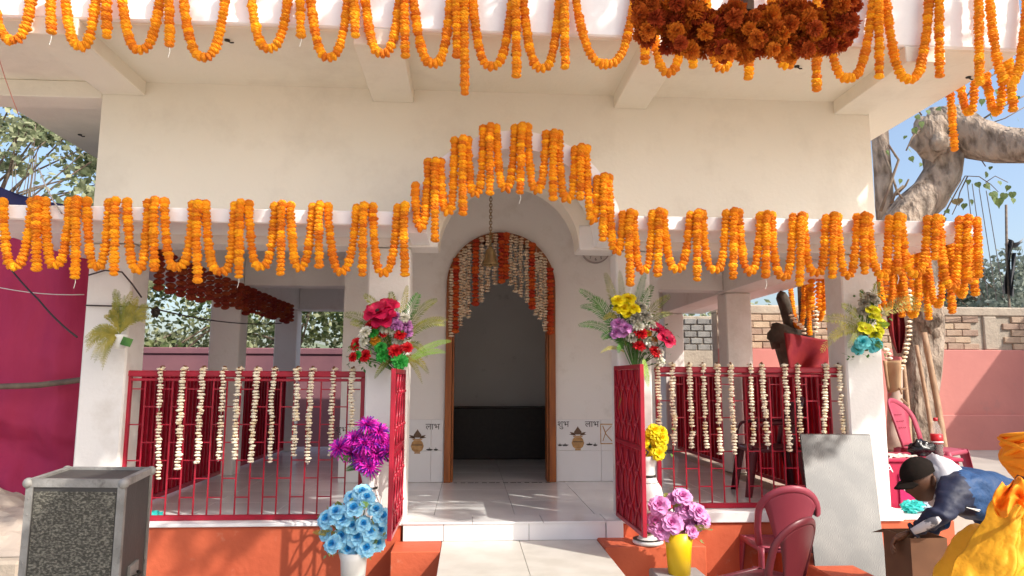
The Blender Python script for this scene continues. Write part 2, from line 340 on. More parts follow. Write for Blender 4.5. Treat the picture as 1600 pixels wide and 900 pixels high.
# glazed wall tiles beside the door
def wtile(x0, x1, z0, z1): return MB().bbox((x0, 7.088, z0), (x1, 7.0995, z1), .0015).build('wall_tile', tilew, SW)
zt = [FL+.004, FL+.305, FL+.607]
for x0, x1 in ((-1.25, -.806), (-.803, -.359), (-.356, -.236), (.88, 1.326), (1.329, 1.775), (1.778, 1.95)):
    for k in range(2): 
        if not (x0 == -.356): wtile(x0, x1, zt[k], zt[k+1]-.003)
for k in range(2): wtile(-.67+.0, -.2385, zt[k], zt[k+1]-.003) if False else wtile(-.356, -.2385, zt[k], zt[k+1]-.003)
gold = mat('printed_gold', (.55, .33, .13), .4, (.38, .2, .07), 30); brown_ink = mat('printed_brown', (.14, .08, .045), .5); inkm = mat('printed_ink', (.05, .045, .04), .5)
def text(body, size, loc, m, parent, name='lettering', rot=(math.pi/2, 0, 0), extrude=.0008):
    cu = bpy.data.curves.new(name, 'FONT'); cu.body = body; cu.size = size; cu.extrude = extrude; cu.align_x = 'CENTER'
    tmp = bpy.data.objects.new(name, cu); C.objects.link(tmp); bpy.context.view_layer.update()
    me = bpy.data.meshes.new_from_object(tmp.evaluated_get(bpy.context.evaluated_depsgraph_get())); bpy.data.objects.remove(tmp)
    me.materials.clear(); me.materials.append(m); o = bpy.data.objects.new(name, me); C.objects.link(o); o.parent = parent
    o.location = Vector(loc)-WL[parent.name]; o.rotation_euler = rot; return o
def kalash(px, py, s=1.0):
    c = P(px, py, 7.083); x, z = c.x, c.z; y0, y1 = 7.0845, 7.0872; k = .0063*s
    mbp = MB()                                 # pot (gold), neck, foot
    mbp.prism([(x-10*k, z-4*k), (x-8*k, z-10*k), (x-4*k, z-13*k), (x+4*k, z-13*k), (x+8*k, z-10*k), (x+10*k, z-4*k), (x+8*k, z+2*k), (x+5*k, z+5*k), (x-5*k, z+5*k), (x-8*k, z+2*k)], y0, y1)
    mbp.prism([(x-7*k, z+5.3*k), (x+7*k, z+5.3*k), (x+8*k, z+7*k), (x-8*k, z+7*k)], y0, y1)
    mbp.prism([(x-5*k, z-15.5*k), (x+5*k, z-15.5*k), (x+4*k, z-13.3*k), (x-4*k, z-13.3*k)], y0, y1)
    pot = mbp.build('kalash_print', gold, SW)
    m2 = MB(); m2.prism([(x-7*k, z+9*k), (x+7*k, z+9*k), (x+5.5*k, z+14*k), (x+1*k, z+20*k), (x, z+22*k), (x-1*k, z+20*k), (x-5.5*k, z+14*k)], y0-.0004, y1)
    for a in (-1, 1):
        for q in (0, 1): m2.prism([(x+a*3*k, z+7.2*k), (x+a*(8+3*q)*k, z+(8+2.5*q)*k), (x+a*(14-q)*k, z+(9+4*q)*k), (x+a*7*k, z+(11+q)*k)][::a], y0-.0006, y1)
    m2.prism([(x-8*k, z-3*k), (x+8*k, z-3*k), (x+8*k, z-1.5*k), (x-8*k, z-1.5*k)], y0-.0009, y0-.0004)
    m2.build('coconut_print', brown_ink, SW)
def smear(px, py, w):                          # little printed lamps
    c = P(px, py, 7.086); MB().prism([(c.x-w, c.z), (c.x-w*.5, c.z-.012), (c.x+w*.5, c.z-.012), (c.x+w, c.z), (c.x, c.z+.006)], 7.0845, 7.0872).prism([(c.x-.004, c.z+.007), (c.x+.004, c.z+.007), (c.x, c.z+.02)], 7.0845, 7.0872).build('lamp_print', inkm, SW)
kalash(652, 693); kalash(903, 688); 
for a in ((671, 702, .036), (681, 702, .024), (875, 695, .024), (883, 695, .036), (921, 694, .036), (930, 695, .024)): smear(*a)
for b_, px, py in (('शुभ', 880, 667), ('लाभ', 925, 667), ('लाभ', 676, 671), ('शुभ', 533, 676)):
    c = P(px, py, 7.086); text(b_, .085, (c.x, 7.0865, c.z), inkm, SW)
c = P(945, 678, 7.086); mbf = MB()
for r_ in (((-.045, .09), (.10, .10)), ((-.045, -.10), (.10, -.09)), ((-.045, -.088), (-.037, .088))): mbf.box((c.x+r_[0][0], 7.0845, c.z+r_[0][1]), (c.x+r_[1][0], 7.0872, c.z+r_[1][1]))
mbf.tube([(c.x-.02, 7.0855, c.z+.08), (c.x+.01, 7.0855, c.z+.0), (c.x+.07, 7.0855, c.z-.07)], .005, 6); mbf.tube([(c.x+.07, 7.0855, c.z+.08), (c.x+.01, 7.0855, c.z+.02), (c.x-.02, 7.0855, c.z-.07)], .004, 6)
mbf.build('ornament_print', gold, SW)
# roof slab with parapet
ro = MB(); ro.bbox((-3.78, 4.30, ZC), (3.70, 10.95, ZC+.12), .01); ro.build('roof_slab', cream, T)
MB().bbox((-3.79, 4.27, ZC+.01), (3.71, 4.38, 4.35), .01).bbox((3.60, 4.385, ZC+.125), (3.71, 10.9, 4.35), .01).bbox((-3.79, 4.385, ZC+.125), (-3.68, 10.9, 4.35), .01).build('parapet', fasc, T)
for a, b in ((-2.746, -2.434), (-.75, -.44), (1.106, 1.363), (2.87, 3.146)):
    MB().bbox((a, 4.262, ZC-.105), (b, 5.198, ZC+.006), .006).build('roof_beam', cream, T)
MB().bbox((-3.77, 5.2, ZC-.13), (-2.75, 5.44, ZC-.001), .006).build('roof_beam', cream, T)
for px, py, nm in ((355, 62, 0), (802, 85, 0), (125, 210, 0), (1245, 103, 0), (1513, 120, 0)):
    c = PZ(px, py, ZC); h = MB(); h.lathe([(.0, -.001), (.018, -.001), (.018, -.008), (.0, -.010)], c, 10); h.tube([c+Vector((0, 0, -.006)), c+Vector((.022, 0, -.02)), c+Vector((.04, .01, -.014))], .005, 6)
    h.build('ceiling_hook', dark, T, smooth=True)
c = P(592, 358, 5.18)
# ------------------------------------------------------------------ iron railings and gates
redsheet = leafmat('translucent_red_sheet', (.36, .010, .03), (.55, .03, .05), 5, .42)
def railing(name, label, x0, x1, Y, z0, z1, n, mid=None, pat=0):
    R = thing(name, label, 'railing', ((x0+x1)/2, Y, z0), group='red railings along the front of the porch')
    t = .017
    for x in (x0, x1-.03): MB().bbox((x, Y-t, z0), (x+.03, Y+t, z1-.045), .003).build('post', red_metal, R)
    tb = MB().bbox((x0-.005, Y-.026, z1-.045), (x1+.005, Y+.026, z1), .008).build('top_rail', red_metal, R)
    MB().bbox((x0+.031, Y-t, z1-.075), (x1-.031, Y+t, z1-.055), .003).build('cross_bar', red_metal, R)
    MB().bbox((x0+.031, Y-t, z0+.0), (x1-.031, Y+t, z0+.035), .003).build('bottom_rail', red_metal, R)
    xs_ = [x0+.03+(x1-x0-.06)*(i+1)/(n+1) for i in range(n)]; H = z1-z0; zs = [z0+.036+H*q for q in (.115, .24, .36, .48, .60, .72, .84)]
    for i, x in enumerate(xs_): MB().bbox((x-.0052, Y-.0052, z0+.036), (x+.0052, Y+.0052, z1-.076), .0015).build('bar', red_metal, R)
    ex = [x0+.03]+xs_+[x1-.03]
    for g in range(n+1):
        for k, z in enumerate(zs):
            if (k+g+pat) % 2 == 0: MB().box((ex[g]+.0055, Y-.004, z-.004), (ex[g+1]-.0055, Y+.004, z+.004)).build('cross_bar', red_metal, R)
    return R
a, b = P(192, 700, 5.27), P(568, 700, 5.27)
railing('railing', 'red iron railing hung with popcorn strings left of the entrance', a.x, b.x, 5.27, FL+.006, 1.555, 16)
a, b = P(1022, 700, 5.30), P(1327, 700, 5.30)
railing('railing', 'red iron railing right of the entrance, beside the plastic chairs', a.x+.02, b.x, 5.30, FL+.058, 1.60, 14, pat=1)
def side_railing(label, X, y0, y1, z1, n):
    R = thing('side_railing', label, 'railing', (X, y0, FL), group='side railings of the porch'); z0 = FL+.02
    for y in (y0, y1-.03): MB().bbox((X-.017, y, z0), (X+.017, y+.03, z1-.04), .003).build('post', red_metal, R)
    MB().bbox((X-.024, y0, z1-.04), (X+.024, y1, z1), .006).build('top_rail', red_metal, R); MB().bbox((X-.017, y0+.03, z0), (X+.017, y1-.03, z0+.035), .003).build('bottom_rail', red_metal, R)
    q_ = 1 if X > 0 else -1; MB().box((X+q_*.016-.002, y0+.03, z0+.036), (X+q_*.016+.002, y1-.031, z1-.041)).build('back_sheet', redsheet, R)
    for i in range(n):
        y = y0+.03+(y1-y0-.06)*(i+1)/(n+1); MB().bbox((X-.012, y-.011, z0+.036), (X+.012, y+.011, z1-.041), .003).build('bar', red_metal, R)
side_railing('red ribbed side railing behind the left front pillar', -2.56, 5.49, 7.63, 1.56, 22)
side_railing('farther red ribbed side railing between the rear pillars on the left', -2.56, 7.94, 10.13, 1.56, 16)
side_railing('red ribbed side railing inside the right end of the porch', 3.02, 5.49, 7.63, 1.6, 22)
side_railing('farther red ribbed side railing on the right side, behind the porch chair', 3.02, 7.94, 10.13, 1.6, 16)
def gate(label, X, y0, y1, z0, z1, side):
    G = thing('gate', label, 'gate', (X, y1, z0), group='pair of red entrance gates'); t = .014
    for y in (y0, y1-.03): MB().bbox((X-t, y, z0), (X+t, y+.03, z1), .003).build('frame_post', red_metal, G)
    for z in (z0, (z0+z1)/2-.01, z1-.03): MB().bbox((X-t, y0+.031, z), (X+t, y1-.031, z+.03), .003).build('frame_rail', red_metal, G)
    L = y1-y0-.06
    for i in range(7):
        y = y0+.03+L*(i+1)/8
        for za, zb in ((z0+.031, (z0+z1)/2-.011), ((z0+z1)/2+.021, z1-.031)): MB().box((X-.006, y-.006, za), (X+.006, y+.006, zb)).build('bar', red_metal, G)
    for hz in (0, 1):                          # scroll work
        za = z0+.035+hz*(z1-z0)/2; zb = za+(z1-z0)/2-.07
        for i in range(4):
            yc = y0+.03+L*(i+.5)/4; w = L/8.5
            for s_ in (-1, 1):
                pts = []
                for k in range(17):
                    u = k/16; z = za+(zb-za)*u; pts.append((X+side*.010, yc+s_*w*abs(math.cos(u*math.pi*2))**.8*(1 if 1 else 0), z))
                MB().tube(pts, .0065, 6).build('scroll', red_metal, G, smooth=True)
            for zc in (.25, .75):
                z = za+(zb-za)*zc; MB().ball((X+side*.012, yc, z), .017, 8, 6).build('boss', red_metal, G, smooth=True)
    MB().bbox((X-.003, y0+.032, z0+.032), (X+.003-0.001, y1-.032, z1-.032), .0005).build('mesh_sheet', redsheet, G) if side < 0 else None
    la = MB(); la.tube([(X+side*-.02, y0+.05, (z0+z1)/2+.0), (X+side*-.045, y0+.05, (z0+z1)/2-.02), (X+side*-.02, y0+.05, (z0+z1)/2-.05)], .006, 6); la.build('latch', dark, G, smooth=True)
    for z in (z0+.2, z1-.2): MB().lathe([(.012, -.03), (.012, .03)], (X, y1+.008, z), 8).build('hinge', red_metal, G)
    return G
gate('red iron gate leaf swung open on the left of the entrance, seen almost edge-on', -.465, 4.44, 5.18, FL+.03, 1.565, 1)
gate('red iron gate leaf swung open on the right of the entrance, seen from its face', 1.085, 4.46, 5.18, FL+.03, 1.60, -1)
bpy.data.objects['gate.001'].rotation_euler[2] = math.radians(1.5)
# ------------------------------------------------------------------ marigold garlands
def marigold_mesh(name, m, seed, squash=.62):
    random.seed(seed); mbm = MB(); nu, nv = 14, 8; vs = []
    for j in range(nv+1):
        th = math.pi*j/nv
        for i in range(nu):
            ph = 2*math.pi*(i+.5*(j % 2))/nu; r = 1+(.10 if (i+j) % 2 else -.09)*math.sin(th)+.12*(random.random()-.5)
            vs.append((math.sin(th)*math.cos(ph)*r, math.sin(th)*math.sin(ph)*r, math.cos(th)*squash*(r**.5)))
    fs = []
    for j in range(nv):
        for i in range(nu):
            a, b_, c_, d = j*nu+i, (j+1)*nu+i, (j+1)*nu+(i+1) % nu, j*nu+(i+1) % nu
            fs += [(a, b_, c_), (a, c_, d)]
    mbm.add(vs, fs); me = bpy.data.meshes.new(name); me.from_pydata(mbm.v, [], mbm.f); me.materials.append(m); me.update(); return me
MGM = [marigold_mesh('marigold', mg[i % 2], 20+i) for i in range(6)]
MGR = [marigold_mesh('marigold', mg_red, 40+i) for i in range(3)]
random.seed(11)
def resample(pts, step):
    pts = [Vector(p) for p in pts]; out = [pts[0]]; acc = 0; prev = pts[0]
    for p in pts[1:]:
        d = (p-prev).length
        while acc+d >= step and d > 1e-9:
            t = (step-acc)/d; prev = prev.lerp(p, t); out.append(prev.copy()); d = (p-prev).length; acc = 0
        acc += d; prev = p
    return out
def string_of(t, pts, r=.0295, step=.0272, meshes=None, name='marigold', thread_tail=False):
    o0 = WL[t.name]; q = resample(pts, step); meshes = meshes or MGM
    for i, p in enumerate(q):
        tg = (q[min(i+1, len(q)-1)]-q[max(i-1, 0)]); tg = tg.normalized() if tg.length > 0 else Vector((0, 0, 1))
        rot = tg.to_track_quat('Z', 'Y') @ Quaternion((0, 0, 1), ru(0, 6.28)) @ Quaternion((1, 0, 0), ru(-.18, .18))
        s = r*ru(.89, 1.13); inst(name, random.choice(meshes), t, p-o0+Vector((ru(-1, 1), ru(-1, 1), ru(-.5, .5)))*.0022, rot, (s, s*ru(.93, 1.05), s*ru(.85, 1.1)))
    tb = [Vector(p) for p in pts]; th = MB().tube(resample(pts, step*2) if len(q) > 4 else tb, .002, 4)
    if thread_tail: e = tb[-1]; th.tube([e, e+Vector((.006, -.004, -.03)), e+Vector((-.004, 0, -.07))], .0022, 4)
    th.build('thread', thread_m, t)
def ucurve(xa, ya, xb, yb, xm, ym, Y, p=3.2, n=26, yoff=0):     # loop from a down through (xm, ym) and up to b
    out = []
    for i in range(n+1):
        u = -1+2*i/n
        if u < 0: x = xm+(xa-xm)*abs(u)**.9; y = ym+(ya-ym)*abs(u)**p
        else: x = xm+(xb-xm)*abs(u)**.9; y = ym+(yb-ym)*abs(u)**p
        out.append(P(x, y, Y))
    return out
CY = 4.705
# (tail x, top y, tail bottom y, left strand x, right strand x) for every gathering on the canopy edge, left to right
G = [(57, 313, 425, 49, 72), (118, 313, 434, 108, 137), (179, 314, 433, 169, 200), (240, 314, 426, 230, 258), (307, 318, 440, 300, 322), (374, 318, 433, 365, 390),
     (439, 320, 433, 428, 455), (498, 321, 420, 487, 514), (567, 322, 433, 556, 584), (631, 322, 431, 620, 640),
     (679, 252, 381, 669, 690), (722, 218, 335, 709, 733), (765, 199, 307, 754, 777), (814, 198, 303, 803, 826), (864, 208, 311, 852, 875), (907, 231, 312, 897, 918),
     (943, 277, 374, 932, 953), (983, 333, 444, 972, 992),
     (1029, 332, 434, 1018, 1038), (1089, 333, 438, 1077, 1099), (1146, 331, 436, 1133, 1156), (1197, 335, 436, 1187, 1207), (1251, 337, 446, 1238, 1257), (1302, 338, 437, 1289, 1310),
     (1350, 338, 430, 1338, 1358), (1402, 339, 428, 1388, 1410), (1461, 341, 408, 1448, 1470), (1511, 341, 440, 1498, 1520)]
B = [(20, 417), (84, 415), (150, 417), (214, 422), (275, 418), (346, 425), (407, 417), (467, 420), (532, 425), (597, 427), (657, 357), (700, 332), (743, 304), (790, 296), (838, 299), (887, 311), (927, 346), (963, 394), (1005, 423),
     (1058, 421), (1118, 422), (1172, 425), (1225, 433), (1277, 426), (1325, 431), (1380, 430), (1430, 428), (1487, 447)]
def where(i):
    if i < 10: return ORD[i], 'from the left end of the front canopy'
    if i < 18: return ORD[i-10], 'from the left on the arched hood'
    return ORD[i-18], 'from the arch on the right part of the canopy'
G = [(tx, ty, tb_, lx+1.5, rx-2) for tx, ty, tb_, lx, rx in G]
for i, (tx, ty, tb_, lx, rx) in enumerate(G):
    o_, w_ = where(i); top = P(tx, ty, CY)
    t = thing('marigold_garland', f'straight marigold tail, {o_} {w_}', 'garland', top, group='straight marigold tails on the canopy edge')
    string_of(t, [P(tx+2, ty, CY+.05), P(tx+2, ty-1, CY-.022), P(tx, ty+14, CY-.03), P(tx, (ty+tb_)/2, CY-.025), P(tx+ru(-2, 2), tb_, CY-.012)], thread_tail=(i % 4 == 1))
prev = None
for i, (bx, by) in enumerate(B):
    if i == 0: a = (4, 316)
    elif i == 10: a = (648, 291)
    else: a = (G[i-1][4], G[i-1][1]+2)
    b_ = (G[i][3], G[i][1]+3)
    if i == 10: b_ = (669, 254)
    pts = ucurve(a[0], a[1], b_[0], b_[1], bx, by, CY, p=3.0+ru(-.5, .6))
    pts = [P(a[0]+1, a[1]-1, CY+.05)]+pts+[P(b_[0], b_[1]-1, CY+.05)]
    o_, w_ = where(i); t = thing('marigold_garland', f'sagging marigold loop, {o_} {w_}', 'garland', pts[0], group='sagging marigold loops on the canopy edge')
    string_of(t, pts)
# end corner and right side wing of the canopy
t = thing('marigold_garland', 'orange marigold strand hanging at the right front corner of the canopy', 'garland', P(1526, 345, CY))
string_of(t, [P(1526, 344, CY+.03), P(1527, 350, CY-.01), P(1528, 400, CY-.01), P(1530, 436, CY)])
sideG = [(4.95, 2.12), (5.2, 2.02), (5.5, 1.98), (5.85, 2.05), (6.2, 1.97), (6.6, 2.0), (7.05, 2.03), (7.5, 1.98)]
for i, (y, zb) in enumerate(sideG):
    X = 3.715; t = thing('marigold_garland', f'marigold tail, {ORD[i]} from the front along the right side edge of the canopy', 'garland', (X, y, 2.66), group='marigold tails on the canopy side edge')
    string_of(t, [(X-.04, y, 2.66), (X+.01, y, 2.66), (X+.015, y, 2.6), (X+.015, y+ru(-.02, .02), zb)])
    y2 = (sideG+[(7.95, 2)])[i+1][0]
    t = thing('marigold_garland', f'marigold loop, {ORD[i]} from the front along the right side edge of the canopy', 'garland', (X, y, 2.66), group='marigold loops on the canopy side edge')
    string_of(t, [(X+.012, y+.06+(y2-y-.1)*(u/20), 2.65-(.50+.05*(i % 3))*(1-abs(2*u/20-1)**3.2)) for u in range(21)])
# roof edge garlands
TY = 4.215
U = [(-10, 20, 63, 48), (104, 125, 73, 148), (192, 218, 78, 248), (288, 318, 90, 350), (394, 420, 76, 448), (487, 513, 90, 542), (572, 597, 84, 622), (648, 677, 100, 702), (740, 768, 104, 798), (819, 847, 107, 872), (900, 948, 100, 990),
     (1018, 1045, 114, 1068), (1105, 1128, 108, 1150), (1208, 1228, 103, 1248), (1290, 1325, 122, 1362), (1386, 1422, 124, 1450), (1548, 1578, 127, 1602)]
Tt = [(80, 53), (167, 62), (265, 73), (470, 56), (555, 59), (633, 90), (714, 88), (726, 149), (807, 124), (883, 107), (1008, 101), (1083, 107), (1170, 125), (1276, 145), (1374, 121), (1468, 121), (1530, 135)]
for i, (a, m_, by, b_) in enumerate(U):
    t = thing('marigold_garland', f'marigold loop on the roof edge, {ORD[i]} from the left', 'garland', P(a, 5, TY), group='marigold loops on the roof edge')
    string_of(t, ucurve(a-4, -22, b_+4, -22, m_, by, TY, p=2.6))
for i, (x, by) in enumerate(Tt):
    t = thing('marigold_garland', f'straight marigold tail on the roof edge, {ORD[i]} from the left', 'garland', P(x, 5, TY), group='straight marigold tails on the roof edge')
    string_of(t, [P(x-2, -22, TY-.03), P(x-1, 10, TY-.035), P(x, by, TY-.03)], thread_tail=(i in (0, 2, 3)))
XS = 3.745
for i, (a, m_, by, b_) in enumerate([(1497, 1512, 178, 1530), (1538, 1556, 177, 1575)]):
    y0, y1, ym = [PX(q, 150, XS).y for q in (a, b_, m_)]; zb = PX(m_, by, XS).z
    t = thing('marigold_garland', ['farther', 'nearer'][i]+' orange marigold loop on the right side edge of the roof, against the tree', 'garland', (XS, y0, 3.9))
    string_of(t, [(XS, y0+(y1-y0)*u/24, zb+(4.1-zb)*abs(2*u/24-1)**2.6) for u in range(25)])
for i, (x, by) in enumerate([(1492, 238), (1583, 172)]):
    q = PX(x, by, XS); t = thing('marigold_garland', ['long straight marigold tail in front of the pipal bough', 'short straight marigold tail at the right side of the roof near the frame edge'][i], 'garland', (XS, q.y, 4.1))
    string_of(t, [(XS, q.y, 4.1), q])
# garlands hung behind the right pillar and on the tree
for i, (x, yt, yb, Y) in enumerate([(1268, 436, 480, 7.0), (1280, 434, 484, 7.02), (1290, 432, 486, 7.0)]):
    t = thing('marigold_garland', f'deep orange marigold strand behind the right front pillar, {["leftmost", "middle", "rightmost"][i]} of three', 'garland', P(x, yt, Y), group='marigold strands behind the right pillar')
    string_of(t, [P(x, yt-22, Y), P(x, yb, Y)], r=.036, step=.043)
for i, (x, yt, yb) in enumerate([(1384, 425, 468), (1398, 425, 470), (1412, 425, 462), (1424, 428, 466), (1437, 430, 472)]):
    t = thing('marigold_garland', f'orange marigold strand low on the pipal trunk, {ORD[i]} from the left of five', 'garland', P(x, yt, 7.8), group='marigold strands tied round the pipal trunk')
    string_of(t, [P(x, yt-28, 7.8), P(x, yb, 7.8)], r=.042, step=.05)
# red strings along the left side beam, seen through the porch
for i in range(20):
    y = 5.55+i*.215; X = -2.47; zb = 2.16+.02*math.sin(i*1.7)+.004*i
    t = thing('flower_string', f'short dark red flower string under the left side beam, {ORD[i]} from the front', 'flower string', (X, y, 2.47), group='dark red flower strings under the left side beam')
    string_of(t, [(X+.07, y, 2.47), (X+.07, y+.01, zb)], r=.042, step=.046, meshes=MGR, name='flower')
t = thing('shade_cover', 'added unseen cloth above the viewer, shading the hanging marigold clump', 'shade_cover', (.95, 1, 0))  # unseen cover added only to keep the sun off the marigold clump
MB().grid(lambda u, v: (.15+1.75*u, -1.5+4.1*v, 3.32+.05*math.sin(u*3.1)), 8, 12, thick=.004).build('cloth', mat('shade_cover_cloth', (.45, .10, .12), .8), t)
for x in (.17, 1.88): MB().tube([(x, -1.4, 0), (x, -1.4, 3.32)], .03, 8).build('pole', bamboo, t, smooth=True)
MB().tube([(.15, 2.58, 3.31), (1.9, 2.58, 3.31)], .02, 8).build('front_bar', bamboo, t, smooth=True)
# big shaded clump of marigolds close to the camera, hung above the frame
t = thing('marigold_cluster', 'big clump of shaded rust-orange marigolds hanging at the top, close to the viewer', 'flower cluster', P(1160, 0, 2.4))
core = MB().tube([P(1165, -60, 2.4), P(1165, 20, 2.4)], .03, 10); core.build('stalk', thinbark, t)
def rust_bloom(i):                             # a loose bloom of crumpled petals
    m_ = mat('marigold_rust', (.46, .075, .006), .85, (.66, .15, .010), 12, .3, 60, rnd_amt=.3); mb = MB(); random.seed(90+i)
    for tl in (.15, .45, .8, 1.15, 1.5, 1.9, 2.3, 2.7):
        n_ = int(4+9*math.sin(tl)); o = ru(0, 6)
        for k in range(n_):
            az = o+k*6.283/n_; t_ = tl+ru(-.15, .15); d = Vector((math.sin(t_)*math.cos(az), math.sin(t_)*math.sin(az), math.cos(t_))); e = d.orthogonal().normalized(); f = d.cross(e); w_ = ru(.22, .36); L = ru(.82, 1.12)
            mb.add([d*.2, d*L*.7+e*w_+f*ru(-.15, .15), d*L+e*w_*.4+f*ru(-.2, .2), d*L*1.05-e*w_*.3+f*ru(-.2, .2), d*L*.72-e*w_], [(0, 1, 2), (0, 2, 3), (0, 3, 4)])
    me = bpy.data.meshes.new('marigold'); me.from_pydata(mb.v, [], mb.f); me.materials.append(m_); me.update(); return me
MGC = [rust_bloom(i) for i in range(4)]
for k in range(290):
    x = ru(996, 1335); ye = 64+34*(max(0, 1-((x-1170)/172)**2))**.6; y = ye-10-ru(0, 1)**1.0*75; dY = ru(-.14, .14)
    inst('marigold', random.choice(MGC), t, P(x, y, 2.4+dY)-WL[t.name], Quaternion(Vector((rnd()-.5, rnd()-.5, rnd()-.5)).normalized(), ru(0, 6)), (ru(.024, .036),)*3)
# ------------------------------------------------------------------ popcorn strings on the railings
def pop_string(t, pts, r=.017, step=.0225, m=None, gap=.12, mid=True):
    q = resample(pts, step); A = MB(); D = MB()
    for i, p in enumerate(q):
        if rnd() < gap: continue
        for k in range(2): A.ball(p+Vector((ru(-.35, .35)*r, ru(-.3, .3)*r, ru(-.1, .1)*r)), r*ru(.6, .92), 7, 5, .45, 2.5, sc=(1.15, 1, .42+.2*rnd()))
        if mid and rnd() < .7: D.ball(p+Vector((0, 0, step*.5)), r*.42, 6, 4, .3)
    A.build('popcorn', m or pop, t, smooth=False)['kind'] = 'stuff'
    if D.v: D.build('bead', popmid, t)['kind'] = 'stuff'
    MB().tube(pts, .0018, 4).build('thread', thread_m, t)
Ls = [(251, 578, 247, 749), (286, 577, 277, 735), (316, 576, 308, 722), (348, 577, 341, 721), (373, 576, 366, 721), (401, 575, 392, 722), (428, 574, 422, 722), (464, 574, 459, 712), (487, 573, 481, 726), (521, 575, 517, 714), (550, 577, 548, 672)]
Rs = [(1028, 571, 1030, 668), (1051, 571, 1054, 703), (1077, 570, 1081, 702), (1099, 571, 1105, 702), (1121, 570, 1126, 710), (1142, 572, 1148, 710), (1173, 573, 1177, 697), (1191, 571, 1200, 702), (1227, 573, 1234, 704), (1247, 573, 1252, 692), (1291, 573, 1288, 692), (1312, 574, 1317, 690)]
for L_, Y, w in ((Ls, 5.235, 'left'), (Rs, 5.262, 'right')):
    for i, (x, y0, x1, y1) in enumerate(L_):
        t = thing('popcorn_string', f'popcorn string hanging from the {w} railing, {ORD[i]} from the left', 'popcorn string', P(x, y0, Y), group=f'popcorn strings on the {w} railing')
        zt_ = 1.56 if w == 'left' else 1.605
        top = P(x, y0, Y); top.z = zt_+.012
        pts = [Vector((top.x+.012, Y+.05, zt_-.03)), Vector((top.x+.006, Y+.035, zt_+.014)), top+Vector((0, .0, 0)), P(x, y0+12, Y-.012), P((x*2+x1)/3+ru(-1.5, 1.5), y0+(y1-y0)*.35, Y-.012), P((x+x1*2)/3+ru(-1.5, 1.5), y0+(y1-y0)*.68, Y-.012), P(x1, y1, Y-.01)]
        pop_string(t, pts, r=.0225 if i % 3 else .020, gap=.02+.05*(i % 4 == 3))
# ------------------------------------------------------------------ curtain of strings in the entrance arch
AS = [(118, 'w', 830), (150, 'r', 800), (183, 'w', 760), (212, 'w', 697), (247, 'w', 690), (297, 'r', 607), (342, 'd', 572), (388, 'w', 515), (440, 'w', 455), (490, 'r', 427), (525, 'r', 425), (557, 'w', 460), (595, 'w', 507), (635, 'w', 540),
      (680, 'w', 582), (718, 'r', 622), (748, 'd', 685), (780, 'w', 712), (815, 'w', 802), (852, 'o', 825)]
MGD = [marigold_mesh('marigold', mari('marigold_scarlet', (.50, .045, .008), (.62, .09, .012)), 70+i) for i in range(3)]
for i, (u, k, v) in enumerate(AS):
    px = 680+u*.211; py = 350+v*.211; c = P(px, py, 7.03); dx = c.x-door_c; zt_ = sp+math.sqrt(max(.001, (door_r-.03)**2-dx*dx)); 
    cn = {'w': 'cream', 'r': 'red', 'd': 'dark and cream', 'o': 'orange-red'}[k]
    t = thing('flower_string', f'{cn} flower string hanging in the entrance arch, {ORD[i]} from the left', 'flower string', (c.x, 7.03, zt_), group='flower strings in the entrance arch')
    pts = [(c.x, 7.03, zt_), (c.x+ru(-.006, .006), 7.03, (zt_+c.z)/2), c]
    if k in 'ro': string_of(t, [Vector(p) for p in pts], r=.037, step=.040, meshes=MGD, name='flower')
    else: pop_string(t, [Vector(p) for p in pts], r=.027, step=.028, gap=.0 if k == 'w' else .15, m=mat('cream_flower', (.76, .64, .48), .8, (.62, .44, .28), 18))
# ------------------------------------------------------------------ clock, bell on its chain
c = P(931, 388, 7.06); K = thing('wall_clock', 'round white wall clock half hidden by the canopy right of the entrance', 'clock', (c.x, 7.085, c.z))
rc = .142
cf = MB().lathe([(0, 0), (rc, 0), (rc, .02), (0, .021)], (0, 0, 0), 36); cf.xf(Matrix.Translation((c.x, 7.095, c.z)) @ Matrix.Rotation(math.pi/2, 4, 'X')); cf.build('clock_face', mat('clock_dial', (.62, .58, .55), .4), K)
cr = MB(); ring(cr, (c.x, c.z), rc, (c.x, c.z), rc+.012, 7.068, 7.095, 40, 0, 2*math.pi); cr.build('clock_rim', mat('clock_rim_grey', (.35, .30, .28), .3), K)
for h in range(1, 13):
    a = math.pi/2-h*math.pi/6; text(str(h), .042, (c.x+rc*.78*math.cos(a), 7.073, c.z+rc*.78*math.sin(a)-.014), inkm, K, 'numeral')
MB().tube([(c.x, 7.068, c.z), (c.x+.05, 7.068, c.z-.06)], .004, 6).build('hand', inkm, K); MB().tube([(c.x, 7.066, c.z), (c.x+.03, 7.066, c.z+.09)], .003, 6).build('hand', inkm, K)
brass = mat('old_brass', (.30, .20, .09), .4, (.18, .12, .05), 12, metal=.8)
top = P(767, 300, 5.32); BX = top.x
t = thing('bell', 'hanging brass bell on a long chain in front of the entrance arch', 'bell', (BX, 5.32, 3.0))
zb = P(767, 385, 5.32).z; nlk = 22; z0_ = 3.02; step_ = (z0_-zb)/nlk
lk = MB()
pts = [(math.cos(a)*.0105, 0, math.sin(a)*.019) for a in [2*math.pi*k/10 for k in range(10)]]; lk.tube(pts+[pts[0]], .0032, 5, cap=False); lk.xf(Matrix.Translation((BX, 5.32, z0_))); lkm = lk.build('chain_link', brass, t, smooth=True, origin=(BX, 5.32, z0_))
for k in range(1, nlk+1): inst('chain_link', lkm.data, t, Vector((0, 0, z0_-3.0-k*step_)), Quaternion((0, 0, 1), math.pi/2*(k % 2)))
